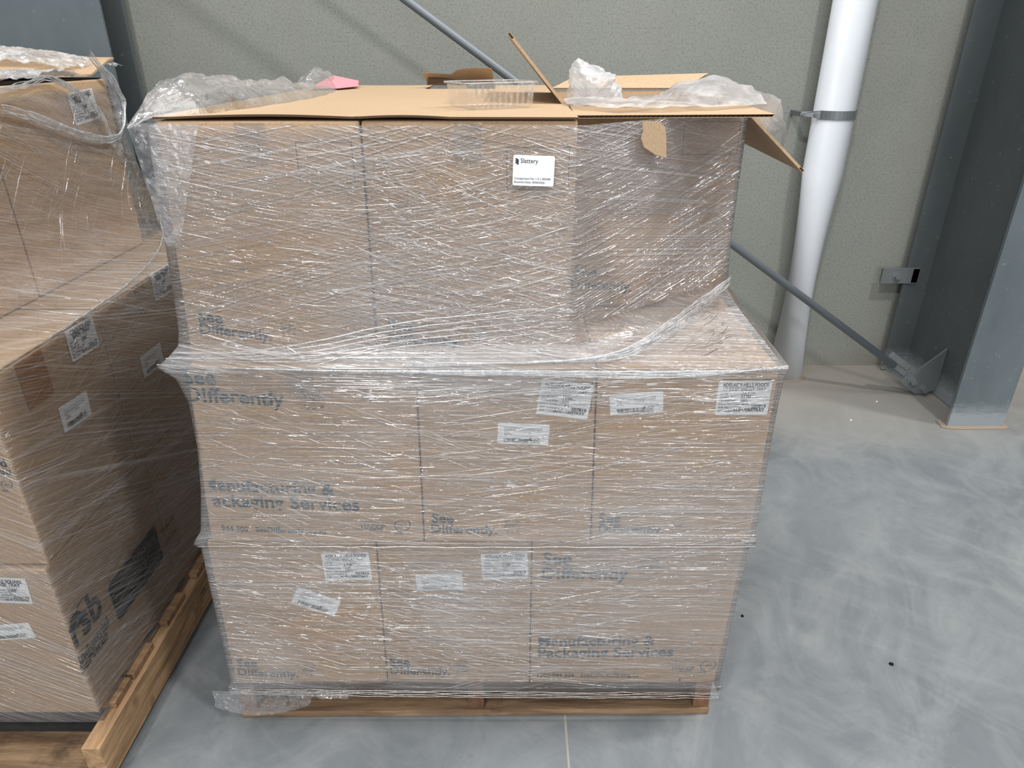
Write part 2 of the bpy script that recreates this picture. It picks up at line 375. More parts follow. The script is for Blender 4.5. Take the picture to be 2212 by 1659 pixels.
def print_text(parent, plane, items, name='printed_lettering', mat=None, offY=None, clip=None, axis='y'):
    """items: (string, px_left, py_left, px_right, py_right, bold, ys); one mesh of print on the face"""
    P = plane; u0 = Vector((1, 0, 0)) if axis == 'y' else Vector((0, 1, 0))
    for (st, x0, y0, x1, y1, bold, ys) in items:
        a = P(x0, y0); b = P(x1, y1); d = b-a; sh = Sheet(a, u0, (0, 0, 1)); nm = 'printed_emblem'
        if st == '@seal': sh.seal(0, 0, d.length); nm = 'printed_seal'
        elif st == '@q': sh.qlogo(0, 0, d.length)
        elif st == '@haccp': sh.haccp(0, 0, d.length)
        elif st == '@rect': X, Z = d.dot(u0), d.z; sh.frame(min(0, X), min(0, Z), max(0, X), max(0, Z), .0011); nm = 'printed_frame'
        else:
            nm = name; sh.text(st, 0, 0, d.length, bold, ys, clip=None if clip is None else clip-a.x, rot=math.atan2(d.z, d.dot(u0)))
        sh.done(nm, mat or M['ink'], parent)

def sticker(parent, P, TL, TR, BL, kind, seed=1, name='shipping_label', label=None, axis='y'):
    a, b, c = P(*TL), P(*TR), P(*BL); w = (b-a).length; h = (c-a).length
    u = (b-a).normalized(); nn = Vector((0, -1, 0)) if axis == 'y' else Vector((1, 0, 0)); v = nn.cross(u)
    if v.z < 0: v = -v
    o = a - v*h
    r = .003; pts = []
    for (cx, cy, a0) in ((w-r, r, -90), (w-r, h-r, 0), (r, h-r, 90), (r, r, 180)):
        for q in range(4): t_ = R(a0+30*q); pts.append(o + u*(cx+r*math.cos(t_)) + v*(cy+r*math.sin(t_)) + nn*.0008)
    mb = MB(); mb.poly(pts, nn*.0005)
    lab = mb.build(name, M['sticker'], parent)
    if label: lab['label'] = label
    sh = Sheet(o + nn*.0012, u, v); sh.n = nn
    rnd = random.Random(seed)
    if kind in ('foods', 'cake'):
        t1, t2 = ('ADELAIDE HILLS FOODS', '1/2 SIZED BISCUIT TRAY') if kind == 'foods' else ('CAKE SQUARE', 'BASE TRAY')
        if kind == 'foods':
            sh.text(t1, w*.08, h*.84, w*.86, .02, 1.35); sh.text(t2, w*.10, h*.72, w*.8, .01, 1.15)
        else:
            sh.text(t1, w*.14, h*.80, w*.74, .03, 1.3); sh.text(t2, w*.2, h*.66, w*.62, .03, 1.3)
        rows = ['DATE', 'QUANTITY', 'OPERATOR', 'ROLL REFERENCE', 'RSB REFERENCE', 'RSB CODE']
        if kind == 'foods': vals = ['23-7-24', '1100', 'NM', '1064', 'S07819', 'AHF1/2BISTRAY']
        else: vals = ['11.7.24', '1000', 'TJ', '2', 'S006179', 'AHFCAKEBASE']
        y0 = .61 if kind == 'foods' else .55; dy = .102 if kind == 'foods' else .09
        for i, (r_, v_) in enumerate(zip(rows, vals)):
            y = h*(y0 - i*dy); sh.text(r_, w*.05, y, None, .008, 1, h*.085)
            big = i in (1, 4, 5); hh = h*(.12 if big else .10)
            _, _, tw = text2d(v_, .03 if big else 0); x = w*.95-tw*hh*1.1 if i >= 4 else w*.46
            sh.text(v_, max(x, w*.33), y, min(tw*hh*1.1, w*.6), .03 if big else 0, 1, None)
            if i < 5: sh.rect(w*(.2+.045*len(r_)*.6), y-h*.012, w*.92, y-h*.006)
    elif kind == 'bar':
        sh.frame(w*.13, h*.66, w*.85, h*.80, .0005); sh.text('1/2 SIZED BISCUIT TRAY (1100/CTN) - 12403', w*.15, h*.69, w*.68, 0)
        sh.text('PO #', w*.13, h*.56, None, 0, 1, h*.08); sh.text('Expiry Date', w*.5, h*.56, w*.14, .005); sh.text('6376', w*.13, h*.42, None, 0, 1, h*.15)
        x = w*.13
        while x < w*.62:
            bw = rnd.choice((1, 1, 2, 3))*w*.0048; sh.rect(x, h*.10, x+bw, h*.29); x += bw + rnd.choice((1, 1, 2))*w*.0045
        sh.text('SQF', w*.70, h*.22, w*.13, 0); sh.arc(w*.655, h*.27, h*.05, 0, 360, .0, h*.04); sh.frame(w*.63, h*.08, w*.83, h*.20, .0004); sh.text('124037', w*.65, h*.11, w*.15, 0)
    elif kind == 'consign':
        sh.text('Slattery', w*.18, h*.75, w*.42, .002, 1.1)
        for k in range(3):
            yb = h*(.72+.06*k); sh.poly([(w*.045, yb+h*.035), (w*.075, yb+h*.06), (w*.145, yb-h*.005), (w*.12, yb-h*.035)])
        sh.text('Consignment No: 1-5-1-005440', w*.04, h*.21, w*.88, .006); sh.text('Received Date: 30/06/2026', w*.04, h*.09, w*.74, .006)
    p = sh.mb.build('label_print', M['black'], None, recalc=False)
    p.parent = lab; p.matrix_parent_inverse = Matrix.Identity(4)
    # parts of an Empty use its local frame; follow the label's frame
    off = parent.location if parent.type == 'EMPTY' else Vector((0, 0, 0))
    for vv in p.data.vertices: vv.co -= off
    return lab

# ---------------------------------------------------------------- setting
def struct(mb, name, mat, **kw): o = mb.build(name, mat, **kw); o['kind'] = 'structure'; return o
m = MB(); m.box(-6, 6, -9, 3.33, -.12, 0); struct(m, 'floor', M['floor'])
m = MB(); m.box(-6, 6, 3.33, 3.53, -.12, 5.5); struct(m, 'wall_back', M['wall'])
m = MB(); m.box(.1295, .1350, -1.2, 1.9, 0, .0008); struct(m, 'trim_1', M['sealant'])

# steel columns
def column(label, x0, x1, yf, yb, mats, tf=.016, name='steel_column', base=True):
    xc = (x0+x1)/2; t_ = thing(name, (xc, (yf+yb)/2, 0), label, 'column')
    m = MB(); m.box(x0, x1, yf, yf+tf, .004, 5.2); m.build('front_flange', mats[0], t_, bevel=.001)
    m = MB(); m.box(xc-.006, xc+.006, yf+tf, yb-tf, .004, 5.2); m.build('web', mats[1], t_)
    m = MB(); m.box(x0, x1, yb-tf, yb, .004, 5.2); m.build('back_flange', mats[1], t_, bevel=.001)
    m = MB(); m.tube([(xc-.007, yf+tf+.001, .0), (xc-.007, yf+tf+.001, .001)], .001, 4)
    if base:
        m = MB(); pts = []
        for i in range(40):
            a = 2*math.pi*i/40; ex = math.copysign(abs(math.cos(a))**.35, math.cos(a)); ey = math.copysign(abs(math.sin(a))**.35, math.sin(a))
            k = 1+.05*noise.noise(Vector((i*.5, 3, 1)))
            pts.append((xc+ex*((x1-x0)/2+.025)*k, yf+.02+ey*.045*k, 0))
        m.poly(pts, (0, 0, .005)); m.build('grout_pad', M['grout'], t_)
    return t_
colR = column('dark grey steel column rising from the floor right of the white pipe', 1.925, 2.17, 2.665, 3.285, (M['steel_lit'], M['steel']))
colL = column('bluish grey steel column behind the wrapped stack at the left', -2.16, -1.62, 3.085, 3.285, (M['steel_lit'], M['steel']), tf=.014, base=False)
# fixing cleat between column and wall
t_ = thing('wall_cleat', (1.99, 3.27, .5), 'flat steel cleat bolted between concrete wall and right column', 'bracket')
a = on_y(1909, 579, 3.262); b = on_y(1974, 612, 3.262)
m = MB(); m.box(a.x, b.x+.012, 3.258, 3.268, b.z, a.z); m.box(b.x-.02, b.x+.014, 3.258, 3.329, b.z+.003, a.z-.003); m.box(a.x+.03, b.x-.02, 3.268, 3.329, b.z+.02, a.z-.02); m.build('cleat_plate', M['galv'], t_, bevel=.001)
c_ = on_y(1938, 597, 3.255)
m = MB(); m.tube([(c_.x, 3.2575, c_.z), (c_.x, 3.254, c_.z)], .021, 20); m.build('washer', M['galv'], t_)
m = MB(); m.tube([(c_.x, 3.2538, c_.z), (c_.x, 3.240, c_.z)], .014, 6); m.build('bolt', M['galv'], t_)

# brace rod with gusset
t_ = thing('brace_rod', (1.85, 2.96, 0), 'long slanting grey steel brace rod bolted at the foot of the right column', 'brace')
p0 = on_y(878, 0, 2.955); p1 = on_y(1925, 785, 2.955); d = (p1-p0).normalized()
m = MB(); m.tube([p0 - d*1.6, p0, p1 + d*.02], .0165, 20); m.build('rod', M['rod'], t_, smooth=True)
perp = Vector((d.z, 0, -d.x)).normalized()
if perp.z < 0: perp = -perp
g0 = p1 + d*(-.03)
m = MB(); m.slab(g0 - perp*.012 + Vector((0, .004, 0)), d*.135, perp*.034, (0, .012, 0)); m.slab(g0 + perp*.016, d*.12, perp*.03, (0, .018, 0)); m.build('rod_end_plate', M['galv'], t_, bevel=.002)
gp = [on_y(1906, 792, 2.97), on_y(1915, 778, 2.97), on_y(1940, 775, 2.97), on_y(1985, 800, 2.97), Vector((2.036, 2.97, .245)), Vector((2.036, 2.97, .035)), on_y(1993, 856, 2.97), on_y(1976, 851, 2.97)]
gp = [Vector((p.x, 2.972, max(p.z, .012))) for p in gp]
m = MB(); m.poly(gp, (0, .010, 0)); m.build('gusset_plate', M['galv'], t_)
for (x, y) in ((1972, 824), (1996, 841)):
    q = on_y(x, y, 2.965); m = MB(); m.tube([(q.x, 2.9718, q.z), (q.x, 2.968, q.z)], .022, 20); m.tube([(q.x, 2.968, q.z), (q.x, 2.950, q.z)], .0155, 6); m.build('bolt', M['galv'], t_)

# downpipe
PX, PY, PR = 1.405, 3.225, .086
t_ = thing('downpipe', (PX, PY, 0), 'white round plastic downpipe standing against the concrete wall', 'pipe')
m = MB(); m.tube([(PX-.004, PY, .0), (PX, PY, 1.0), (PX, PY, 5.2)], PR, 64); o = m.build('pipe', M['pvc'], t_, smooth=True)
for p in o.data.polygons: p.use_smooth = len(p.vertices) == 4
zc = on_y(1790, 250, 3.14).z
m = MB(); pts = [(PX+(PR+.0025)*math.cos(a), PY+(PR+.0025)*math.sin(a)) for a in [R(-150+ i*10) for i in range(31)]]
for i in range(len(pts)-1):
    (x0, y0), (x1, y1) = pts[i], pts[i+1]
    m.hexa([(x0, y0, zc-.018), (x1, y1, zc-.018), (x1+(x1-PX)*.03, y1+(y1-PY)*.03, zc-.018), (x0+(x0-PX)*.03, y0+(y0-PY)*.03, zc-.018), (x0, y0, zc+.018), (x1, y1, zc+.018), (x1+(x1-PX)*.03, y1+(y1-PY)*.03, zc+.018), (x0+(x0-PX)*.03, y0+(y0-PY)*.03, zc+.018)])
cl = m.build('clamp_band', M['galv'], t_)
m = MB()
xl = PX-PR-.002
m.poly([(xl-.062, 3.20, zc+.012), (xl-.068, 3.20, zc), (xl-.062, 3.20, zc-.012), (xl-.02, 3.185, zc-.010), (xl+.022, 3.175, zc-.018), (xl+.022, 3.175, zc+.018), (xl-.02, 3.185, zc+.014)], (0, .004, 0))
m.box(xl-.064, xl-.05, 3.2, 3.329, zc-.01, zc+.01); m.build('clamp_lug', M['galv'], t_)
for dx, yy in ((-.055, 3.199), (-.010, 3.180)):
    m = MB(); m.tube([(xl+dx, yy, zc), (xl+dx, yy-.008, zc)], .007, 10); m.build('screw', M['galv'], t_)
m = MB(); m.tube([(PX, PY-.002, .0), (PX, PY-.002, .004)], PR+.015, 40); m.build('base_ring', M['grout'], t_)

# small litter on the floor
for i, (x, y, mt, lb, sz) in enumerate(((1925, 1435, 'dark', 'small dark leaf fragment lying on open floor at the right', .007), (1894, 868, 'sticker', 'tiny white crumb on the floor near the brace foot', .006), (1838, 908, 'sticker', 'tiny white crumb on the floor in front of the downpipe', .005), (1603, 1331, 'dark', 'tiny brown chip on the floor beside the lowest right box', .006))):
    q = on_z(x, y, 0); m = MB(); rn = random.Random(i)
    pts = [(q.x+sz*rn.uniform(.5, 1.1)*math.cos(a), q.y+sz*rn.uniform(.5, 1.1)*math.sin(a), .0004) for a in [k*math.pi/3.5 for k in range(7)]]
    m.poly(pts, (0, 0, .0025)); o = m.build('floor_crumb', M[mt], None, origin=(q.x, q.y, 0)); tag(o, lb, 'debris')

# ---------------------------------------------------------------- pallets
def pallet(x0, y0, wx, ly, rz, label, tops, bots, xin=.0, bin_=-.001, mats=('wood_x', 'wood_y', 'wood_b')):
    t_ = thing('wooden_pallet', (x0, y0, 0), label, 'pallet', rz=rz)
    o0 = Vector((x0, y0, 0)); sw = .040
    rn = random.Random(int(abs(x0)*100))
    for k in range(3):
        xs = (0, (wx-sw)/2, wx-sw)[k]; m = MB(); m.box(x0+xs, x0+xs+sw, y0+.002, y0+ly, .0205, .130); m.build('stringer', M[mats[1]], t_, bevel=.0015)
    for (a, b) in tops:
        m = MB(); e = rn.uniform(-.006, .004); m.box(x0-.002+xin, x0+wx+e-xin, y0+a, y0+b, .1305, .1485); m.build('deck_board', M[mats[0]], t_, bevel=.0015)
    for (a, b) in bots:
        m = MB(); m.box(x0+bin_, x0+wx-bin_, y0+a, y0+b, .001, .020); m.build('bottom_board', M[mats[2]], t_, bevel=.0015)
    return t_
pallet(-.671, 1.192, 1.163, 1.165, R(.5), 'wooden pallet under the middle wrapped stack', [(.0, .12), (.18, .27), (.35, .44), (.53, .62), (.70, .79), (.88, .97), (1.04, 1.165)], [(-.004, .125), (.50, .62), (1.03, 1.165)], mats=('wood_x', 'wood_d', 'wood_b'))
pallet(-2.065, 1.005, 1.165, 1.165, 0, 'wooden pallet at the left edge with a bare stringer end', [(.105, .178), (.186, .285), (.355, .465), (.54, .65), (.72, .82), (.90, 1.0), (1.05, 1.165)], [(0, .13), (.50, .62), (1.03, 1.165)], xin=.008, bin_=.012)

# ---------------------------------------------------------------- cartons
def carton(label, x0, x1, y0, y1, z0, z1, top=None, tilt=(0, 0, 0, 0), group=None, flaps=False, lift=0):
    """tilt: extra x at (bottom-left, bottom-right, top-left, top-right)"""
    t_ = thing('cardboard_box', ((x0+x1)/2, (y0+y1)/2, z0), label, 'box', group)
    g = .0012; bl, br, tl, tr = tilt
    P = [(x0+bl+g, y0, z0+g), (x1+br-g, y0, z0+g), (x1+br-g, y1-g, z0+g), (x0+bl+g, y1-g, z0+g),
         (x0+tl+g, y0, z1-g), (x1+tr-g, y0, z1-g), (x1+tr-g, y1-g, z1-g), (x0+tl+g, y1-g, z1-g)]
    m = MB(); m.hexa(P); m.build('carton_body', M['card'], t_, bevel=.004)
    return t_
def top_flaps(t_, x0, x1, y0, y1, z, dip=.0, mat='cardtop', along='x', th=.004):
    g = .004
    if along == 'x':
        ym = (y0+y1)/2
        for (a, b) in ((y0+g*.3, ym-.0015), (ym+.0015, y1-g)):
            m = MB(); m.box(x0+g*.4, x1-g*.4, a, b, z+.0002, z+th); m.build('top_flap', [M[mat]], t_, bevel=.001)
        m = MB(); m.box(x0+.004, x1-.004, ym-.024, ym+.024, z+th, z+th+.0004); m.build('packing_tape', M['cleartape'], t_)
    else:
        xm = (x0+x1)/2
        for (a, b) in ((x0+g*.4, xm-.0015), (xm+.0015, x1-g*.4)):
            m = MB(); m.box(a, b, y0+g*.3, y1-g, z+.0002, z+th); m.build('top_flap', [M[mat]], t_, bevel=.001)
        m = MB(); m.box(xm-.024, xm+.024, y0+.003, y1-.003, z+th, z+th+.0004); m.build('packing_tape', M['cleartape'], t_)
ZA, ZB, ZC, ZD = .149, .566, .973, 1.398
YF = 1.165
FY = frame_y(YF); FT = frame_y(1.2)
SD = 'See'; DF = 'D!fferently.'
# bottom layer
b11 = carton('cardboard box at lower left of the middle stack, tilted barcode label', -.652, -.295, YF, 1.60, ZA, ZB, tilt=(-.004, 0, .006, .008))
b12 = carton('cardboard box in the lowest row centre, level barcode label and foods label', -.295, .042, YF, 1.60, ZA, ZB, tilt=(0, 0, .008, 0))
b13 = carton('cardboard box lowest right, large lettering Manufacturing and Packaging Services', .042, .487, YF, 1.60, ZA, ZB, tilt=(0, -.006, 0, .006))
b21 = carton('cardboard box in the middle row, left, large wrapped-round lettering', -.605, -.179, YF, 1.60, ZB, ZC, tilt=(-.03, -.006, .0, 0))
b22 = carton('cardboard box in the middle row centre, crooked foods label at its upper right', -.179, .158, YF, 1.60, ZB, ZC, tilt=(-.006, .008, 0, 0))
b23 = carton('cardboard box in the middle row, right, foods label at its upper right corner', .158, .497, YF, 1.60, ZB, ZC, tilt=(.008, .004, 0, 0))
T1Y = 1.2
b31 = carton('cardboard box top left of the middle stack, empty printed rectangle', -.595, -.2505, T1Y, 1.645, ZC, ZD, tilt=(-.014, -.004, .012, .002))
b32 = carton('cardboard box top centre of the middle stack, carrying the clear tray', -.250, .109, T1Y, 1.645, ZC, ZD, tilt=(-.004, -.002, .002, 0))

# rear boxes of the top layer (their tops show)
r1 = carton('cardboard box behind the top left box, under loose film and the pink sheet', -.595, -.250, 1.649, 2.33, ZC, ZD)
r2 = carton('cardboard box behind the clear tray, its top torn open', -.247, .107, 1.649, 2.10, ZC, ZD-.002)
hid = 'plain cardboard box in the hidden rear rows under the film'; hg = 'rear boxes hidden behind the front rows'
for (z0, z1, xa, xb) in ((ZA, ZB, -.652, .487), (ZB, ZC, -.62, .50)):
    wx = (xb-xa)/3
    for k in range(3):
        for (ya, yb) in ((1.604, 1.96), (1.964, 2.32)):
            carton(hid, xa+k*wx+.001, xa+(k+1)*wx-.001, ya, yb, z0, z1, group=hg)
carton(hid, .112, .47, 2.105, 2.33, ZC, ZD-.05, group=hg)

print_text(b11, FY, [(SD, 514, 1439, 556, 1440, .02, 1), (DF, 515, 1458, 645, 1463, .02, 1), ('@seal', 670, 1446, 709, 1447, 0, 0)])
print_text(b12, FY, [(SD, 843, 1437, 886, 1437, .02, 1), (DF, 844, 1455, 972, 1457, .02, 1), ('@seal', 998, 1440, 1036, 1440, 0, 0)])
print_text(b13, FY, [(SD, 1172, 1218, 1235, 1219, .02, 1), ('D!fferently', 1170, 1250, 1356, 1251, .02, 1), ('@seal', 1402, 1225, 1460, 1225, 0, 0),
    ('Manufacturing &', 1163, 1395, 1414, 1393, .02, 1), ('Packaging Services', 1162, 1420, 1454, 1417, .02, 1), ('1300 944 306   SeeD!fferently.org.au', 1161, 1462, 1378, 1461, .015, 1.1),
    ('@haccp', 1451, 1447, 1499, 1447, 0, 0), ('@q', 1528, 1438, 1563, 1438, 0, 0), ('|', 1466, 1469, 1470, 1469, .05, .3)])
print_text(b21, FY, [(SD, 398, 829, 468, 831, .02, 1), ('D!fferently', 403, 866, 615, 877, .02, 1), ('@seal', 675, 861, 738, 861, 0, 0),
    ('Manufacturing &', 440, 1058, 723, 1069, .02, 1), ('Packaging Services', 440, 1092, 777, 1103, .02, 1), ('1300 944 306   SeeD!fferently.org.au', 441, 1144, 704, 1154, .015, 1.1),
    ('@haccp', 781, 1142, 832, 1143, 0, 0), ('@q', 868, 1136, 905, 1137, 0, 0)], clip=-.612)
print_text(b22, FY, [(SD, 933, 1128, 980, 1129, .02, 1), (DF, 932, 1150, 1074, 1153, .02, 1), ('@seal', 1106, 1136, 1148, 1136, 0, 0), ('@rect', 1166, 822, 1277, 890, 0, 0)])
print_text(b23, FY, [(SD, 1293, 1129, 1341, 1128, .02, 1), (DF, 1292, 1150, 1432, 1152, .02, 1), ('@seal', 1466, 1136, 1508, 1136, 0, 0), ('@rect', 1560, 819, 1672, 888, 0, 0)])
print_text(b31, FT, [(SD, 429, 694, 482, 699, .02, 1), (DF, 433, 720, 588, 735, .02, 1), ('@seal', 622, 709, 664, 712, 0, 0), ('@rect', 637, 307, 768, 396, 0, 0)])
print_text(b32, FT, [(SD, 839, 715, 892, 716, .02, 1), (DF, 839, 744, 997, 748, .02, 1), ('@seal', 1038, 727, 1082, 728, 0, 0), ('@rect', 1094, 317, 1228, 409, 0, 0)])
sticker(b22, FY, (1170, 818), (1283, 831), (1157, 893), 'foods', 1); sticker(b23, FY, (1553, 823), (1669, 822), (1543, 896), 'foods', 2)
sticker(b11, FY, (693, 1194), (796, 1192), (694, 1253), 'foods', 3); sticker(b12, FY, (1038, 1196), (1139, 1192), (1040, 1252), 'foods', 4)
sticker(b22, FY, (1076, 912), (1188, 917), (1075, 957), 'bar', 5, 'barcode_label'); sticker(b23, FY, (1317, 852), (1433, 844), (1318, 897), 'bar', 6, 'barcode_label')
sticker(b11, FY, (643, 1267), (737, 1297), (629, 1301), 'bar', 7, 'barcode_label'); sticker(b12, FY, (897, 1240), (998, 1237), (901, 1276), 'bar', 8, 'barcode_label')
# tape tabs at the front of cartons
for b_, x0, x1, Y, zt, h in ((b31, -.455, -.405, T1Y, ZD, .07), (b32, -.10, -.05, T1Y, ZD, .07), (b21, -.42, -.37, YF, ZC, .06)):
    m = MB(); m.box(x0, x1, Y-.0006, Y-.0001, zt-h, zt-.004); m.build('packing_tape', M['cleartape'], b_)

# corrugated flap -------------------------------------------------
def corr_flap(name, parent, A, B, Cc, D, th=.0055, pitch=.0085, mat='cardtop', bend=0):
    """quad flap: hinge A-B, outer edge D-C (D beyond A, C beyond B); two liners and a fluted core"""
    A, B, Cc, D = map(Vector, (A, B, Cc, D)); n = (B-A).cross(D-A).normalized(); li = .0008
    m = MB()
    for off in (0, th-li):
        m.hexa([A+n*off, B+n*off, Cc+n*off, D+n*off, A+n*(off+li), B+n*(off+li), Cc+n*(off+li), D+n*(off+li)], 0)
    k = max(4, int((Cc-D).length/pitch)*2)
    for i in range(k):
        t0, t1 = i/k, (i+1)/k; h0 = li if i % 2 == 0 else th-li; h1 = th-li if i % 2 == 0 else li
        e0 = (A-D).normalized()*.02; a0 = D.lerp(Cc, t0)+n*h0+e0; a1 = D.lerp(Cc, t1)+n*h1+e0; d0 = D.lerp(Cc, t0)+n*h0; d1 = D.lerp(Cc, t1)+n*h1
        m.quad(a0, a1, d1, d0, 1)
    e = (A-D).normalized()*.012
    m.hexa([A+n*li, B+n*li, Cc+e+n*li, D+e+n*li, A+n*(th-li), B+n*(th-li), Cc+e+n*(th-li), D+e+n*(th-li)], 0)
    return m.build(name, [M[mat], M['carddark']], parent, recalc=False)
# open box 3
OX0, OX1, OY0, OY1 = .112, .472, 1.497, 2.10
b33 = thing('open_cardboard_box', ((OX0+OX1)/2, (OY0+OY1)/2, ZC), 'open cardboard box at top right of the middle stack, flaps spread', 'box')
w_ = .005; m = MB()
m.box(OX0, OX1, OY0, OY0+w_, ZC+.001, ZD); m.box(OX0, OX1, OY1-w_, OY1, ZC+.001, ZD)
m.box(OX0, OX0+w_, OY0+w_, OY1-w_, ZC+.001, ZD); m.box(OX1-w_, OX1, OY0+w_, OY1-w_, ZC+.001, ZD); m.box(OX0, OX1, OY0, OY1, ZC+.001, ZC+.006)
m.build('carton_body', M['card'], b33, bevel=.001)
ff = corr_flap('front_flap', b33, (OX0+.004, OY0+.002, ZD+.003), (OX1, OY0+.002, ZD+.003), (OX1+.002, OY0-.165, ZD-.001), (OX0+.002, OY0-.165, ZD-.003))
corr_flap('side_flap', b33, (OX1, OY0+.004, ZD), (OX1, 1.926, ZD), (.612, 1.90, 1.285), (.615, OY0+.004, 1.273), mat='card')
corr_flap('side_flap', b33, (OX0, 1.926, ZD), (OX0, OY0+.004, ZD), (-.004, OY0+.002, 1.532), (-.002, 1.926, 1.53), mat='cardtop')
pa = on_y(1240, 166, 2.13); pb = on_y(1530, 158, 2.13)
corr_flap('rear_flap', b33, (OX1+.01, OY1-.002, ZD+.008), (OX0, OY1-.002, ZD+.008), pa, pb, mat='cardtop')
F3 = frame_y(OY0)
print_text(b33, F3, [(SD, 1240, 597, 1288, 598, .02, 1), (DF, 1232, 622, 1364, 629, .02, 1), ('@rect', 1480, 262, 1592, 334, 0, 0)])
# torn tape tab on the front
FP, FN = Vector((.116, 1.187, 1.2)), Vector((.298, -.362, 0)).normalized()
def on_wrap(px, py, l=0):
    r_ = ray(px, py); o_ = Vector((0, 0, CAMZ)); return o_ + r_*((FP+FN*l-o_).dot(FN)/r_.dot(FN))
q = [on_wrap(x, y, .004) for x, y in ((1386, 262), (1424, 262), (1436, 275), (1438, 300), (1438, 341), (1414, 334), (1390, 318), (1384, 300), (1388, 285))]
m = MB(); m.poly(q, FN*.0015); tab = m.build('torn_tape_tab', M['cardtop'], b33)
# torn opening of the rear box
opn = [on_z(915, 184, ZD+.004), on_z(1062, 184, ZD+.004)]
x0, x1 = opn[0].x+.01, opn[1].x; 
r3 = carton('cardboard box at the far edge behind the tray, top torn open', -.247, .107, 2.105, 2.33, ZC, ZD-.03)
ya = 2.115; zz = ZD+.002
m = MB(); m.box(-.24, -.05, ya, 2.2, ZD-.029, ZD-.027); m.build('opening', M['dark'], r3)  # dark slab: shade inside the torn box laid on as colour
def sheet_grid(xa, xb, ya_, yb_):
    nx, ny = 36, 24; b = len(m.v)
    for s_ in (0, 1):
        for j in range(ny+1):
            for i in range(nx+1):
                x = xa+(xb-xa)*i/nx; y = ya_+(yb_-ya_)*j/ny
                lift = .0042*max(0, math.sin((x+.56)/.30*math.pi))*max(0, 1-(y-1.19)/.12) if x < -.26 else .003*max(0, math.sin((x+.26)/.16*math.pi))*max(0, 1-(y-1.19)/.1) if x < -.1 else 0
                z = ZD+.0008+lift+s_*.0035+.0008*(1+noise.noise(Vector((x*4, y*3, 1)))); m.v.append(Vector((x, y, z)))
    n1 = (nx+1)*(ny+1); q = lambda s_, i, j: b+s_*n1+j*(nx+1)+i
    for j in range(ny):
        for i in range(nx): m.f.append((q(1, i, j), q(1, i+1, j), q(1, i+1, j+1), q(1, i, j+1))); m.mi.append(0); m.f.append((q(0, i, j), q(0, i, j+1), q(0, i+1, j+1), q(0, i+1, j))); m.mi.append(0)
    for i in range(nx): m.f.append((q(0, i, 0), q(0, i+1, 0), q(1, i+1, 0), q(1, i, 0))); m.mi.append(1); m.f.append((q(0, i, ny), q(1, i, ny), q(1, i+1, ny), q(0, i+1, ny))); m.mi.append(1)
    for j in range(ny): m.f.append((q(0, 0, j), q(1, 0, j), q(1, 0, j+1), q(0, 0, j+1))); m.mi.append(1); m.f.append((q(0, nx, j), q(0, nx, j+1), q(1, nx, j+1), q(1, nx, j))); m.mi.append(1)
m = MB(); sheet_grid(-.585, -.25, T1Y-.002, 2.105); sheet_grid(-.25, .108, T1Y-.006, 2.105); sheet_grid(-.585, -.245, 2.105, 2.335); sheet_grid(-.05, .106, 2.105, 2.335)
cs = m.build('cardboard_sheet', [M['cardtop'], M['carddark']], None, origin=(-.24, 1.7, ZD), recalc=False); tag(cs, 'wide brown cardboard sheet lying across the middle stack under the tray', 'cardboard sheet')
pts = [on_y(x, y, 2.215) for x, y in ((925, 181), (911, 157), (935, 158), (975, 160), (990, 150), (1020, 147), (1062, 147), (1066, 170), (1067, 182))]
pts = [Vector((p.x, p.y, p.z)) + (p-Vector((0, 0, CAMZ)))*(-max(0, p.z-ZD)*.75) for p in pts]
m = MB(); m.poly(pts, (0, .006, .0)); m.build('torn_flap', M['card'], r3)
pts = [on_y(x, y, 2.16) for x, y in ((922, 184), (925, 167), (960, 168), (1020, 184))]
m = MB(); m.poly(pts, (0, .004, 0)); m.build('inner_flap', M['carddark'], r3)

# ---------------------------------------------------------------- clear tray
TL_, TR_, BR_, BL_ = on_z(975, 190, 1.448), on_z(1092, 184, 1.448), on_z(1155, 194, 1.448), on_z(1030, 202, 1.448)
tb = [on_z(x, y, ZD+.0055) for x, y in ((988, 241), (1100, 236), (1146, 246), (1033, 255))]
tc_ = sum(tb, Vector())/4
tt = [on_y(975, 189, 1.40), on_y(1098, 183, 1.46), on_y(1155, 194, 1.38), on_y(1025, 202, 1.31)]
zt = ZD + .050
tt = [Vector((-.128, 1.40, zt)), Vector((.000, 1.475, zt)), Vector((.050, 1.385, zt)), Vector((-.078, 1.305, zt))]
tc_ = sum(tt, Vector())/4
tray = thing('clear_plastic_tray', (tc_.x, tc_.y, ZD+.0060), 'clear ribbed plastic tray standing on the top centre box', 'tray')
m = MB(); n_ = 20; ring = []
def rrect(c, scale, z, lobes=0):
    out = []
    for i in range(4):
        a, b = c[i], c[(i+1) % 4]
        for k in range(n_):
            f = .06 + .88*(k+.5)/n_; p = a.lerp(b, f); d_ = (b-a).normalized(); nn = Vector((-d_.y, d_.x, 0))
            if (p-tc_).dot(nn) < 0: nn = -nn
            p = tc_ + (p-tc_)*scale + nn*(.0007*(1 if k % 2 else -1)*lobes); p.z = z; out.append(p)
    return out
zb = ZD+.0064
prof = [(.86, zb, 0), (.90, zb+.003, 1), (.93, zb+.025, 1), (.955, zt-.004, 1), (.96, zt, 0), (1.02, zt+.0005, 0), (1.03, zt-.003, 0)]
N4 = n_*4
for sc, z, lb in prof: m.v += rrect(tt, sc, z, lb)
for j in range(len(prof)-1):
    for i in range(N4): m.f.append((j*N4+i, j*N4+(i+1) % N4, (j+1)*N4+(i+1) % N4, (j+1)*N4+i)); m.mi.append(0)
m.f.append(tuple(range(N4))); m.mi.append(0)
m.build('tray_body', M['clear'], tray, smooth=False, recalc=False)
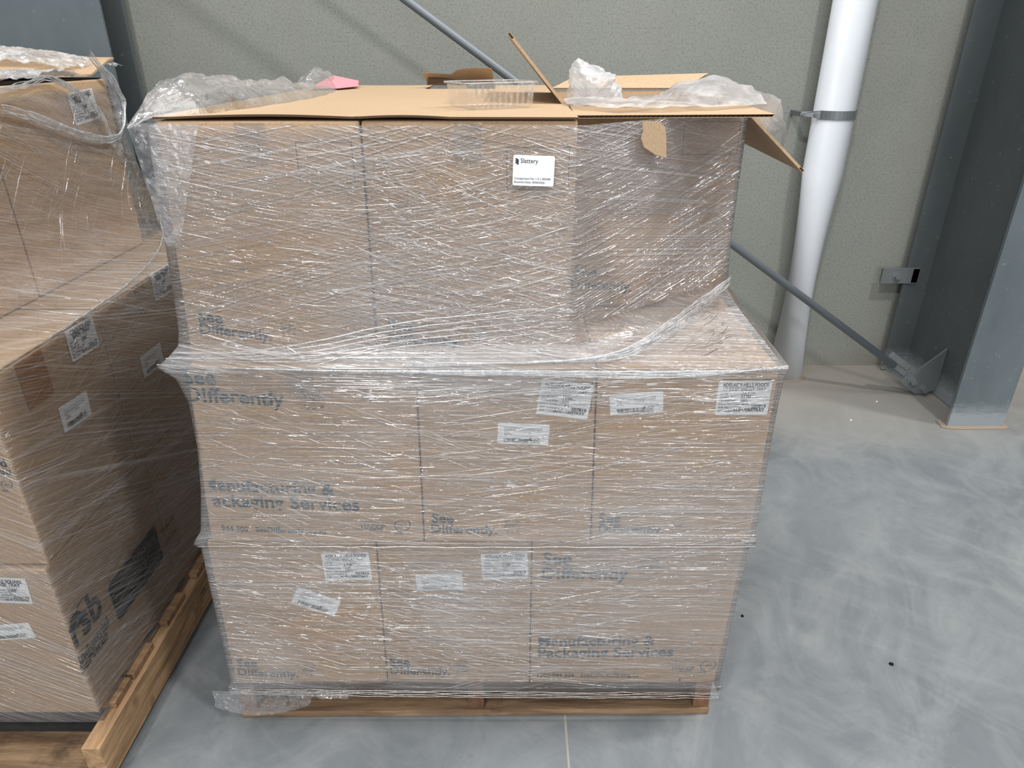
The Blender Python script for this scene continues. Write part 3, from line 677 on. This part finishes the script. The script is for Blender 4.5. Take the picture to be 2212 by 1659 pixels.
m = MB(); pr = rrect(tt, 1.025, zt+.0005); m.tube(pr+[pr[0]], .0011, 6, cap=False); m.build('rim', M['rope'], tray, smooth=True)
# pink sheet
pk = [on_z(x, y, ZD+.010) for x, y in ((697, 178), (706, 172), (730, 171), (764, 170), (766, 173), (735, 177), (705, 180))]
pk = [Vector((-.545, 2.02, ZD+.012)), Vector((-.53, 2.24, ZD+.035)), Vector((-.46, 2.26, ZD+.02)), Vector((-.435, 2.12, ZD+.011)), Vector((-.47, 2.03, ZD+.0095))]
m = MB(); m.poly(pk, (0, 0, .0008)); o = m.build('pink_sheet', M['pink'], None, origin=(-.49, 2.1, ZD)); tag(o, 'small pink paper sheet on top of the stack beside loose film', 'paper')

# ---------------------------------------------------------------- liner bag in the open box
def crinkle(p, s_=30, amp=.004):
    d = noise.voronoi(Vector(p)*s_)[0]; e = noise.voronoi(Vector(p)*s_*2.3 + Vector((4, 2, 1)))[0]
    return amp*((d[1]-d[0])*1.2 - .4) + amp*.4*((e[1]-e[0])*1.2-.4)
def grid_sheet(m, nu, nv, fn, uvs=False):
    b = len(m.v)
    for j in range(nv+1):
        for i in range(nu+1):
            m.v.append(Vector(fn(i/nu, j/nv)))
            if uvs: m.uv.append((i/nu, j/nv))
    for j in range(nv):
        for i in range(nu):
            a = b+j*(nu+1)+i; m.f.append((a, a+1, a+nu+2, a+nu+1)); m.mi.append(0)
def lerp_tab(tab, t_):
    for i in range(len(tab)-1):
        if t_ <= tab[i+1][0]:
            f = (t_-tab[i][0])/(tab[i+1][0]-tab[i][0]); f = f*f*(3-2*f)
            return [a+(b-a)*f for a, b in zip(tab[i][1:], tab[i+1][1:])]
    return list(tab[-1][1:])
bag = thing('plastic_liner_bag', (.30, 1.5, ZD), 'milky plastic liner spilling over the flaps of the open box', 'bag')
# per station along x: front-edge y, crest z, crest y, inner y
st = [(0, 1.43, 1.412, 1.50, 1.60), (.12, 1.39, 1.418, 1.50, 1.62), (.25, 1.352, 1.412, 1.52, 1.62), (.45, 1.36, 1.414, 1.55, 1.66), (.65, 1.385, 1.440, 1.60, 1.72), (.82, 1.42, 1.452, 1.62, 1.75), (1, 1.47, 1.435, 1.58, 1.66)]
def bagfn(u, v):
    fe, cz, cy, iy = lerp_tab(st, u); x = .105 + u*.40
    prof = [(0, fe, ZD+.0085), (.15, fe+.012, ZD+.014), (.55, (fe+cy)/2+.015, (ZD+.012+cz)/2+.004), (.75, cy, cz), (.88, (cy+iy)/2, cz-.012), (1, iy, ZD-.045)]
    y, z = lerp_tab(prof, v); c = crinkle((x*.5, y, z), 17, .010) + .006*noise.noise(Vector((x*9, y*22+x*14, 5)))
    return (x + .004*noise.noise(Vector((x*30, y*30, 1))), y + c*.3, max(z + c*1.0, ZD+.007 if (y < 1.49) else 0))
m = MB(); grid_sheet(m, 130, 46, bagfn); m.build('liner_sheet', M['bag'], bag, smooth=False, recalc=False)
# bunched lump standing up at the left
bm = bmesh.new(); bmesh.ops.create_icosphere(bm, subdivisions=6, radius=1)
m = MB()
for v_ in bm.verts:
    d_ = v_.co.copy(); t_ = d_.z
    p = Vector((.170 + .058*d_.x - .016*t_ - .010*t_*t_, 1.535 + .050*d_.y - .02*t_, 1.424 + .062*t_ + .018*max(0, t_)*max(0, -d_.x)))
    q_ = Vector((p.x, p.y, p.z)); wv = Vector((noise.noise(q_*16), noise.noise(q_*16+Vector((9, 0, 0))), noise.noise(q_*16+Vector((0, 9, 0)))))*.035
    c = crinkle(tuple(q_+wv), 13, .026) + crinkle(tuple(q_*1.0+wv*1.5+Vector((1, 1, 1))), 26, .006) + .010*noise.noise(q_*11)
    p = p + d_*c; p.z = max(p.z, ZD+.007) if p.y < 1.5 else p.z; m.v.append(p)
m.f = [tuple(v.index for v in f.verts) for f in bm.faces]; m.mi = [0]*len(m.f); bm.free()
m.build('bunched_neck', M['bag'], bag, smooth=True, recalc=False)
# tail hanging at the right side flap
def tail(u, v):
    x = .475 + u*.055; y = 1.66 - .20*u - .04*v; z = 1.445 - .03*u - v*(.045+.04*u)
    c = crinkle((x, y, z), 24, .010); return (x + c*.6 + .012*v, y - c*.4, z + c*.3)
m = MB(); grid_sheet(m, 34, 34, tail); m.build('liner_sheet', M['bag'], bag, recalc=False)
def inner(u, v):
    x = .125+u*.335; y = 1.70+v*.37; z = 1.350+.02*v; c = crinkle((x, y, 3), 14, .02); return (x, min(y, 2.085), z+c)
m = MB(); grid_sheet(m, 60, 30, inner); m.build('liner_sheet', M['bag'], bag, recalc=False)

# ---------------------------------------------------------------- stretch film, middle stack
# contour per height: z, left corner (x,y), step corner (x,y), right corner (x,y)
E = .005
LV = [(.108, -.668, 1.172, .04, 1.170, .492, 1.172), (.140, -.674, YF-.010, .04, YF-.010, .496, YF-.008),
      (.155, -.664, YF-E, .04, YF-E, .489, YF-E), (.35, -.660, YF-E, .04, YF-E, .494, YF-E), (.556, -.656, YF-E, .06, YF-E, .500, YF-E), (.568, -.668, YF-.012, .06, YF-.010, .512, YF-.010),
      (.60, -.648, YF-E, .08, YF-E, .508, YF-E), (.70, -.628, YF-E, .10, YF-E, .507, YF-E), (.80, -.615, YF-E, .10, YF-E, .505, YF-E), (.90, -.612, YF-E, .112, YF-E, .505, YF-E), (.950, -.625, YF-.006, .114, YF-E, .507, YF-E), (.974, -.655, YF-.007, .116, YF-.008, .512, YF-.008),
      (.985, -.640, 1.175, .118, YF+.004, .505, 1.205), (1.005, -.622, 1.188, .119, 1.186, .492, 1.40), (1.03, -.617, 1.192, .118, 1.194, .483, 1.488), (1.10, -.613, 1.194, .117, 1.194, .479, 1.492), (1.25, -.604, 1.194, .116, 1.194, .478, 1.492), (1.34, -.598, 1.194, .114, 1.195, .478, 1.492), (1.391, -.594, 1.196, .114, 1.196, .478, 1.493)]
def level(z):
    z = min(max(z, LV[0][0]), LV[-1][0])
    for i in range(len(LV)-1):
        if z <= LV[i+1][0]:
            f = (z-LV[i][0])/(LV[i+1][0]-LV[i][0]); return [a+(b-a)*f for a, b in zip(LV[i][1:], LV[i+1][1:])]
def film_pt(u, z, off=0):
    """u metres along the front: 0 at left corner, ends at right corner at u = 1.15; beyond wraps down the sides"""
    xl, yl, xs, ys, xr, yr = level(z); ustep = .74
    if u < 0: return Vector((xl - off, yl - u, z))
    if u <= ustep: f = u/ustep; p = Vector((xl+(xs-xl)*f, yl+(ys-yl)*f, z)); n = Vector((0, -1, 0))
    elif u <= 1.15: f = (u-ustep)/(1.15-ustep); p = Vector((xs+(xr-xs)*f, ys+(yr-ys)*f, z)); n = Vector((yr-ys, -(xr-xs), 0)).normalized() if abs(yr-ys) > .01 else Vector((0, -1, 0))
    else: return Vector((xr+off, yr+(u-1.15), z))
    return p + n*off
film = thing('stretch_film', (-.08, 1.7, .10), 'clear stretch film wrapped round the middle stack of boxes', 'film')
def film_band(z0, z1, dz, mat, name):
    m = MB(); us = [-1.12, -.8, -.5, -.25, -.1, -.03, -.008] + [i*.01 for i in range(0, 116)] + [1.158, 1.18, 1.25, 1.4, 1.6, 1.8, 1.97]
    zs = []; z = z0
    while z < z1: zs.append(z); z += dz
    zs.append(z1)
    for z in zs:
        for u in us:
            p = film_pt(u, z); w = .0012*noise.noise(Vector((u*4, z*60, 2))) + .0010*noise.noise(Vector((u*14, z*25, 7)))
            p.y -= abs(w)*.5 if 0 <= u <= 1.15 else 0
            if z < .135: p.z += (.135-z)/.023*(.010*noise.noise(Vector((u*7, 1, 1)))+.005*noise.noise(Vector((u*31, 1, 1))))
            m.v.append(p); m.uv.append((u, z + (max(0, p.y-(YF-E)) if 0 <= u <= 1.15 and z0 < 1.04 else 0)))
    nu = len(us)
    for j in range(len(zs)-1):
        for i in range(nu-1): a = j*nu+i; m.f.append((a, a+1, a+nu+1, a+nu)); m.mi.append(0)
    return m.build(name, mat, film, smooth=True, recalc=False)
film_band(.112, .955, .0065, M['film_main'], 'lower_wrap'); film_band(.955, 1.008, .005, M['film_step'], 'step_wrap'); film_band(1.008, 1.042, .004, M['film_top'], 'shoulder_wrap'); film_band(1.042, 1.390, .0065, M['film_top'], 'upper_wrap')

def ridges(specs, ptfn, mat, name, parent, seed=3, cs=1, ls=1, ws=1):
    """thin gathered folds of film lying on the wrap"""
    rn = random.Random(seed); m = MB()
    for (u0, u1, z0, z1, cnt, am, asd, l0, l1, w0, w1) in specs:
        cnt = int(cnt*cs); l0 *= ls; l1 *= ls; w0 *= ws; w1 *= ws
        for _ in range(cnt):
            u = rn.uniform(u0, u1); z = rn.uniform(z0, z1); L = l0+(l1-l0)*rn.random()**2.2; a = R(rn.gauss(am, asd)); w = .62*(w0+(w1-w0)*rn.random()**2.5)
            k = max(3, int(L/.02)); prev = None; ph = rn.uniform(0, 9); b = len(m.v)
            for i in range(k+1):
                s_ = i/k-.5; uu = u+math.cos(a)*L*s_; z_ = z+math.sin(a)*L*s_ + .0004*math.sin(ph+s_*6)
                if z0 >= 1.03 and u0 > .7: z_ = max(z_, 1.040)
                if z0 < .95 and ptfn is film_pt: z_ = min(z_, .972)
                ta = w*(1-(2*s_)**4)*.5+.00004
                nx, nz = -math.sin(a)*ta, math.cos(a)*ta
                c0 = ptfn(uu-nx, z_-nz, .0012); c1 = ptfn(uu, z_, .0013+ta*.95); c2 = ptfn(uu+nx, z_+nz, .0012)
                m.v += [c0, c1, c2]
                if i: q = b+3*(i-1); m.f += [(q, q+3, q+4, q+1), (q+1, q+4, q+5, q+2)]; m.mi += [0, 0]
    return m.build(name, mat, parent, smooth=True, recalc=False)
SPM = [ # u0,u1,z0,z1,count,angle,sd,len0,len1,w0,w1
    (.02, 1.10, .57, .96, 520, -1, 3, .03, .26, .0005, .0022), (.02, .70, .57, .96, 60, -24, 3, .08, .35, .0008, .0018),
    (.02, 1.12, .25, .56, 460, -3, 5, .03, .24, .0005, .0022), (.02, 1.12, .155, .25, 70, -3, 4, .03, .24, .0005, .0022), (.0, .75, .22, .52, 120, -16, 5, .05, .22, .0008, .0028), (.10, 1.12, .20, .56, 80, -21, 4, .1, .45, .0007, .0020),
    (.45, 1.1, .60, .93, 90, 8, 3, .05, .35, .0007, .0025), (.02, 1.12, .90, .978, 200, 1, 3, .06, .35, .0008, .0030),
    (.02, .36, 1.0, 1.36, 300, -10, 7, .02, .16, .0006, .0024), (.02, .38, 1.0, 1.34, 90, 9, 5, .05, .25, .0006, .0020),
    (.36, .735, .99, 1.35, 700, -12, 11, .01, .13, .0006, .0022), (.36, .735, 1.0, 1.35, 330, 10, 8, .02, .14, .0006, .0022),
    (.745, 1.14, 1.03, 1.36, 260, 14, 6, .05, .30, .0005, .0016), (.745, 1.14, 1.04, 1.30, 50, -35, 8, .02, .25, .0005, .0012), (.95, 1.14, 1.06, 1.2, 60, -65, 12, .006, .03, .0008, .0022),
    (.66, 1.12, .985, 1.03, 170, 3, 2, .05, .3, .0002, .0005), (-.35, -.01, .16, 1.3, 60, 0, 8, .03, .2, .0006, .002)]
ridges(SPM, film_pt, M['foldm'], 'film_folds', film, 3, .62, 1.5, 1.15)['kind'] = 'stuff'
ridges(SPM, film_pt, M['glint'], 'film_creases', film, 4, 1.35, .20, .85)['kind'] = 'stuff'
# gathered ropes of film
def rope(m, pts, r, k=7, n=30, wob=.002, seed=1):
    out = []
    for i in range(n+1):
        t_ = i/n*(len(pts)-1); j = min(int(t_), len(pts)-2); f = t_-j
        p = [Vector(pts[max(0, min(len(pts)-1, j+q))]) for q in (-1, 0, 1, 2)]
        q = .5*((2*p[1]) + (p[2]-p[0])*f + (2*p[0]-5*p[1]+4*p[2]-p[3])*f*f + (-p[0]+3*p[1]-3*p[2]+p[3])*f**3)
        q += Vector((noise.noise(q*30+Vector((seed, 0, 0))), noise.noise(q*30+Vector((0, seed, 5))), noise.noise(q*30+Vector((3, 3, seed)))))*wob; out.append(q)
    rr = [r*(.25+.75*math.sin(math.pi*min(max(i/n, .02), .98))**.5)*(1+.25*noise.noise(Vector((i*.6, seed, 0)))) for i in range(n+1)]
    m.tube(out, rr, k, False)
m = MB()
for k in range(9):
    o_ = (k-4)*.004
    rope(m, [(.484, 1.478, 1.04+o_*.6), (.40, 1.38, 1.020+o_), (.31, 1.27, 1.008+o_), (.20, 1.172, .994+o_*.5), (.05, 1.160, .984), (-.2, 1.156, .980+o_*.3)], .0016, 6, 40, .003, k)
for k in range(5):
    rope(m, [(-.655, 1.195, .976), (-.40, 1.160, .985+k*.008), (-.2, 1.184, 1.004+k*.012), (.05, 1.19, 1.03+k*.012)], .0012, 6, 30, .002, k+20)
for k in range(5):
    rope(m, [(.508, 1.157, .970+k*.002), (.3, 1.153, .968-k*.003), (0, 1.153, .969-k*.002), (-.4, 1.153, .971), (-.66, 1.17, .974)], .0016, 6, 40, .0015, k+30)
for k in range(4):
    rope(m, [(-.668, 1.152, .142-k*.005), (-.3, 1.150, .140-k*.006), (.1, 1.149, .136-k*.006), (.49, 1.151, .130-k*.005)], .0008, 6, 90, .0018, k+50)
for k in range(1):
    rope(m, [(-.655, 1.15, .567), (-.3, 1.151, .565+k*.003), (.1, 1.151, .564), (.51, 1.151, .566)], .0011, 6, 40, .002, k+60)
m.build('gathered_edge', M['rope'], film, smooth=True, recalc=False)
# loose film folded over the top left edge
def loose(u, v):
    y = 1.19 + u*1.08; h = .052*math.exp(-((u-.12)/.16)**2) + .030*math.exp(-((u-.45)/.2)**2) + .042*math.exp(-((u-.92)/.14)**2) + .010
    wd_ = .035 + .085*math.sin(math.pi*min(1, u*1.02))**.7 + .02*noise.noise(Vector((u*9, 4, 4)))
    a = v*math.pi; x = -.602 + .01*u - .006*math.sin(a*2) + wd_*(1-math.cos(a))*.62*(v**.6); z = ZD + .004 - .03*(1-v)**4 + h*math.sin(a)**.8
    if u < .04: k = u/.04; x = -.625+(x+.625)*k; z = ZD-.012+(z-ZD+.012)*k
    c = crinkle((x, y*.6, z), 24, .014); return (x + c*.5*math.sin(a), y, max(z + c*math.sin(a), ZD+.0048) if x > -.598 else z)
m = MB(); grid_sheet(m, 150, 44, loose); m.build('loose_film', M['crumple'], film, recalc=False)
m = MB()
def corner(u, v):
    x = -.606+u*.10*(1-v*.75)-.018*(1-v)*(1-u); z = ZD - .004 - v*.20; y = 1.1885 - .003*u
    return (x+.004*v, y - abs(crinkle((x, 1, z), 30, .004)), z)
grid_sheet(m, 24, 40, corner); m.build('loose_film', M['crumple'], film, recalc=False)
# ragged skirt at the pallet
def skirt(u, v):
    x = -.70 + u*.32; z = .148 - v*(.055*math.sin(math.pi*min(1, u*1.25+.1))**.6+.012) ; c = crinkle((x, 2, z), 34, .006)
    return (x+.01*noise.noise(Vector((x*20, z*30, 0))), 1.150 - .012*v + c - .004, z + c*.5)
m = MB(); grid_sheet(m, 80, 18, skirt); m.build('loose_film', M['skirt'], film, recalc=False)
# consignment label stuck on the film
sticker(film, frame_y(1.1885), (1109, 334), (1199, 337), (1106, 400), 'consign', 9, 'consignment_label', 'white consignment label')

# ---------------------------------------------------------------- left stack
LX = -.934
A1 = 'cardboard box lowest in the left stack, dark printed panel on its side'
l11 = carton(A1, -1.36, LX, 1.082, 1.50, ZA, ZB, tilt=(0, 0, 0, 0))
l12 = carton('cardboard box lowest in the left stack, behind the one with the dark panel', -1.36, LX, 1.504, 1.88, ZA, ZB)
l13 = carton('cardboard box lowest and farthest in the left stack', -1.36, LX, 1.884, 2.25, ZA, ZB)
l21 = carton('cardboard box in the left stack middle row, nearest, with tray label and barcode label', -1.36, LX, 1.094, 1.467, ZB, ZC)
l22 = carton('cardboard box in the left stack middle row, second from the camera', -1.36, LX, 1.471, 1.86, ZB, ZC)
l23 = carton('cardboard box in the left stack middle row, farthest from the camera', -1.36, LX, 1.864, 2.25, ZB, ZC)
for b_, ya, yb in ((l21, 1.094, 1.467), (l22, 1.471, 1.86), (l23, 1.864, 2.25)): top_flaps(b_, -1.36, LX, ya, yb, ZC, along='y')
hid2 = 'cardboard box in the left stack outside the photo edge'
for (z0, z1, y0) in ((ZA, ZB, 1.082), (ZB, ZC, 1.094)):
    carton(hid2, -1.80, -1.364, y0, 1.5, z0, z1, group='left stack boxes beyond the edge'); carton(hid2, -1.80, -1.364, 1.504, 2.25, z0, z1, group='left stack boxes beyond the edge')
ZE = 1.432
l31 = carton('cardboard box on top of the left stack, nearest, partly outside the frame', -1.60, -1.105, 1.16, 1.545, ZC+.005, 1.415)
l32 = carton('cardboard box on top of the left stack with a cake tray label', -1.60, -1.105, 1.549, 2.05, ZC+.005, ZE)
m = MB(); m.poly([(-1.62, 1.75, ZE+.012), (-1.30, 1.70, ZE+.010), (-1.112, 1.995, ZE+.006), (-1.165, 2.2, ZE+.040), (-1.18, 2.26, ZE+.045), (-1.62, 2.22, ZE+.05)], (0, 0, .005)); m.build('top_flap', M['cardtop'], l32)
m = MB(); m.box(-1.59, -1.11, 1.165, 2.03, ZE-.001, ZE+.0025); m.build('flap_gap_shade', M['dark'], l32)  # near-black sheet: shade under the raised flaps put in as colour
m = MB(); m.poly([(-1.6, 1.555, ZE+.003), (-1.10, 1.555, ZE+.003), (-1.16, 1.72, ZE+.008), (-1.6, 1.70, ZE+.008)], (0, 0, .005)); m.build('top_flap', M['cardtop'], l32)
m = MB(); m.box(-1.598, -1.107, 1.163, 1.543, 1.4155, 1.420); m.build('top_flap', M['cardtop'], l31)
FX = frame_x(LX)
sticker(l21, FX, (138, 716), (198, 683), (157, 783), 'cake', 11, 'tray_label', axis='x'); sticker(l22, FX, (323, 592), (364, 569), (338, 650), 'cake', 12, 'tray_label', axis='x')
sticker(l21, FX, (125, 882), (185, 843), (138, 937), 'bar', 13, 'barcode_label', axis='x'); sticker(l22, FX, (301, 773), (344, 739), (312, 818), 'bar', 14, 'barcode_label', axis='x')
sticker(l32, frame_x(-1.105), (143, 203), (197, 190), (164, 272), 'cake', 15, 'tray_label', axis='x')
sticker(l11, frame_y(1.082), (-30, 1245), (55, 1249), (-22, 1299), 'cake', 16, 'tray_label'); sticker(l11, frame_y(1.082), (-40, 1352), (62, 1344), (-32, 1384), 'bar', 17, 'barcode_label')
m = MB(); m.box(LX+.0002, LX+.0008, 1.18, 1.26, ZC-.10, ZC-.004); m.build('packing_tape', M['tape'], l21)
m = MB(); m.box(LX+.0002, LX+.0008, 1.635, 1.685, ZC-.02, ZC-.004); m.build('packing_tape', M['tape'], l22)
# printed side of the lowest box
sh = Sheet((LX, 1.082, ZA), (0, 1, 0), (0, 0, 1))
def YZ(px, py): q = on_x(px, py, LX); return (q.y-1.082, q.z-ZA)
a = YZ(163, 1400); b = YZ(230, 1338); wr = b[0]-a[0]
sh.text('rsb', a[0], a[1], wr, .025, 1.2)
cx, cy = YZ(171, 1337); cx -= .010; cy += .006; rr = .018
sh.poly([(cx+rr*1.15*math.cos(k*math.pi/12), cy+rr*math.sin(k*math.pi/12)) for k in range(24)])
sh.arc(cx+.032, cy-.004, .030, 60, 150, .0005, .002)
a = YZ(174, 1438); b = YZ(240, 1360); sh.text('Industrial', a[0], a[1], b[0]-a[0], .02, 1.15)
a = YZ(178, 1458); b = YZ(240, 1380); sh.text('Services', a[0], a[1], (b[0]-a[0])*.95, .02, 1.15)
c1, c2, c3, c4 = YZ(231, 1260), YZ(256, 1345), YZ(355, 1215), YZ(335, 1137)
px0, px1 = (c1[0]+c2[0])/2, (c3[0]+c4[0])/2; pz0, pz1 = c2[1], (c1[1]+c4[1])/2
sh.lift = .0006
rc = .012; pts = []
for (qx, qy, a0) in ((px1-rc, pz0+rc, -90), (px1-rc, pz1-rc, 0), (px0+rc, pz1-rc, 90), (px0+rc, pz0+rc, 180)):
    for q in range(5): pts.append((qx+rc*math.cos(R(a0+22.5*q)), qy+rc*math.sin(R(a0+22.5*q))))
sh.poly(pts)
pw, ph = px1-px0, pz1-pz0
for k, s_ in enumerate(('Assembly & Packaging', 'Food Packaging', 'Plastic Thermoforming')):
    sh.text(s_, px0+pw*.06, pz0+ph*(.72-.29*k), pw*(.88, .62, .88)[k], .0, 1.2, mi=1, l=.0005)
for k in range(3): sh.text(('Phone 08', '1300 944', 'rsb.org.au')[k], px1+.02, pz1-.05-.04*k, .07, 0, 1)
M['cardplain'] = flat('unprinted_board', srgb(120, 100, 80), .8)
sh.done('printed_lettering', [M['black'], M['cardplain']], l11)
print_text(l21, frame_y(1.094), [('ood', -28, 1009, 16, 1008, .02, 1), ('el.au', -20, 1026, 26, 1026, .01, 1), ('@q', 14, 1048, 40, 1048, 0, 0)])

# film round the left stack: z, x of right side, y near, y far
LL = [(.125, LX+.006, 1.078, 2.26), (.15, LX+.006, 1.075, 2.26), (.56, LX+.005, 1.076, 2.26), (.575, LX+.006, 1.082, 2.26), (.965, LX+.006, 1.087, 2.26), (.978, LX+.006, 1.09, 2.262), (.99, -.962, 1.10, 2.25), (1.01, -1.010, 1.12, 2.23), (1.04, -1.058, 1.14, 2.205), (1.08, -1.085, 1.15, 2.17), (1.14, -1.097, 1.155, 2.13), (1.25, -1.099, 1.155, 2.08), (1.415, -1.099, 1.155, 2.062)]
def film2(u, z, off=0):
    """u = 0 at the near corner, positive along the side, negative along the front face"""
    z = min(max(z, LL[0][0]), LL[-1][0])
    for i in range(len(LL)-1):
        if z <= LL[i+1][0]:
            f = (z-LL[i][0])/(LL[i+1][0]-LL[i][0]); x, yn, yf = [a+(b-a)*f for a, b in zip(LL[i][1:], LL[i+1][1:])]; break
    L = 1.17
    if u < 0: return Vector((x+u, yn-off, z))
    if u <= L: return Vector((x+off, yn+(yf-yn)*u/L, z))
    return Vector((x-(u-L), yf+off, z))
filmL = thing('stretch_film', (-1.3, 1.7, .12), 'clear stretch film wrapped round the left stack of boxes', 'film')
m = MB(); us = [-.7, -.5, -.3, -.2, -.1, -.05, -.01] + [i*.01 for i in range(0, 118)] + [1.2, 1.3, 1.6]; zs = [.125+i*.0066 for i in range(196)]
for z in zs:
    for u in us:
        p = film2(u, z); w = abs(.0022*noise.noise(Vector((u*9+z*20, z*40-u*12, 2))))
        if 0 <= u <= 1.17: p.x += w
        m.v.append(p); m.uv.append((u, z) if u >= 0 else (u, z+.3*u))
nu = len(us)
for j in range(len(zs)-1):
    for i in range(nu-1): a = j*nu+i; m.f.append((a, a+1, a+nu+1, a+nu)); m.mi.append(0)
m.build('side_wrap', M['film_side'], filmL, smooth=True, recalc=False)
SPL = [(.01, 1.15, .16, .96, 420, -17, 5, .05, .5, .0005, .0016), (.05, 1.15, .98, 1.38, 260, 22, 8, .06, .4, .0005, .0018), (.2, 1.15, 1.0, 1.38, 120, -22, 6, .05, .5, .0005, .0016), (-.3, -.005, .16, .96, 180, -3, 5, .02, .15, .0005, .002)]
SPL[0] = (.01, 1.15, .16, .96, 420, 17, 6, .05, .5, .0005, .0016)
ridges(SPL, film2, M['foldm'], 'film_folds', filmL, 5, 1.0, 1.4, 1.1)['kind'] = 'stuff'
ridges(SPL, film2, M['glint'], 'film_creases', filmL, 6, .8, .25, .8)['kind'] = 'stuff'
# loose loop of film at the top of the left stack
XR = -1.088
rp = [(0, 236), (60, 250), (120, 272), (180, 294), (232, 301), (258, 288), (266, 250), (262, 215), (240, 175), (212, 145), (190, 118)]
rp3 = [on_x(x, y, XR) for x, y in rp]
m = MB()
for k in range(5): rope(m, [p + Vector((.002*k, 0, .004*(k-2))) for p in rp3], .0024, 7, 60, .004, k+70)
rp4 = [(0, 190), (60, 175), (100, 162), (140, 176), (190, 210), (225, 250), (240, 290)]
for k in range(7): rope(m, [on_x(x, y+2*k, XR+.004) for x, y in rp4], .0013, 6, 50, .003, k+80)
for k in range(2): rope(m, [film2(1.1, 1.06+.006*k, .004), film2(.85, 1.005, .004), film2(.55, .985, .004), film2(.2, .98, .004)], .0016, 6, 50, .003, k+90)
m.build('gathered_edge', M['rope'], filmL, smooth=True, recalc=False)
# sheet between rope and box edge
def loop(u, v):
    o_ = rp3[4:]; t_ = v*(len(o_)-1); j = min(int(t_), len(o_)-2); p = o_[j].lerp(o_[j+1], t_-j)
    q = Vector((-1.098, 2.045, 1.20+.24*v)); r_ = q.lerp(p, u); c = crinkle(tuple(r_), 22, .010); return (r_.x + c, r_.y, r_.z)
m = MB(); grid_sheet(m, 30, 60, loop); m.build('loose_film', M['crumple'], filmL, recalc=False)
def over(u, v):
    x = -1.70 + u*.545; y = 1.93 + v*.33; z = ZE + .045 + .030*math.sin(math.pi*v)*(1-u**4) - .02*u**6; c = crinkle((x, y, z), 18, .018); return (x, y, z + abs(c))
m = MB(); grid_sheet(m, 90, 40, over); m.build('loose_film', M['rope'], filmL, recalc=False)
def over2(u, v):
    x = -1.50 + u*.40; y = 1.50 + v*.22 + .22*u; z = ZE + .006 + .016*math.sin(math.pi*v); c = crinkle((x, y, z), 22, .014); return (x, y, z + abs(c))
m = MB(); grid_sheet(m, 70, 26, over2); m.build('loose_film', M['rope'], filmL, recalc=False)
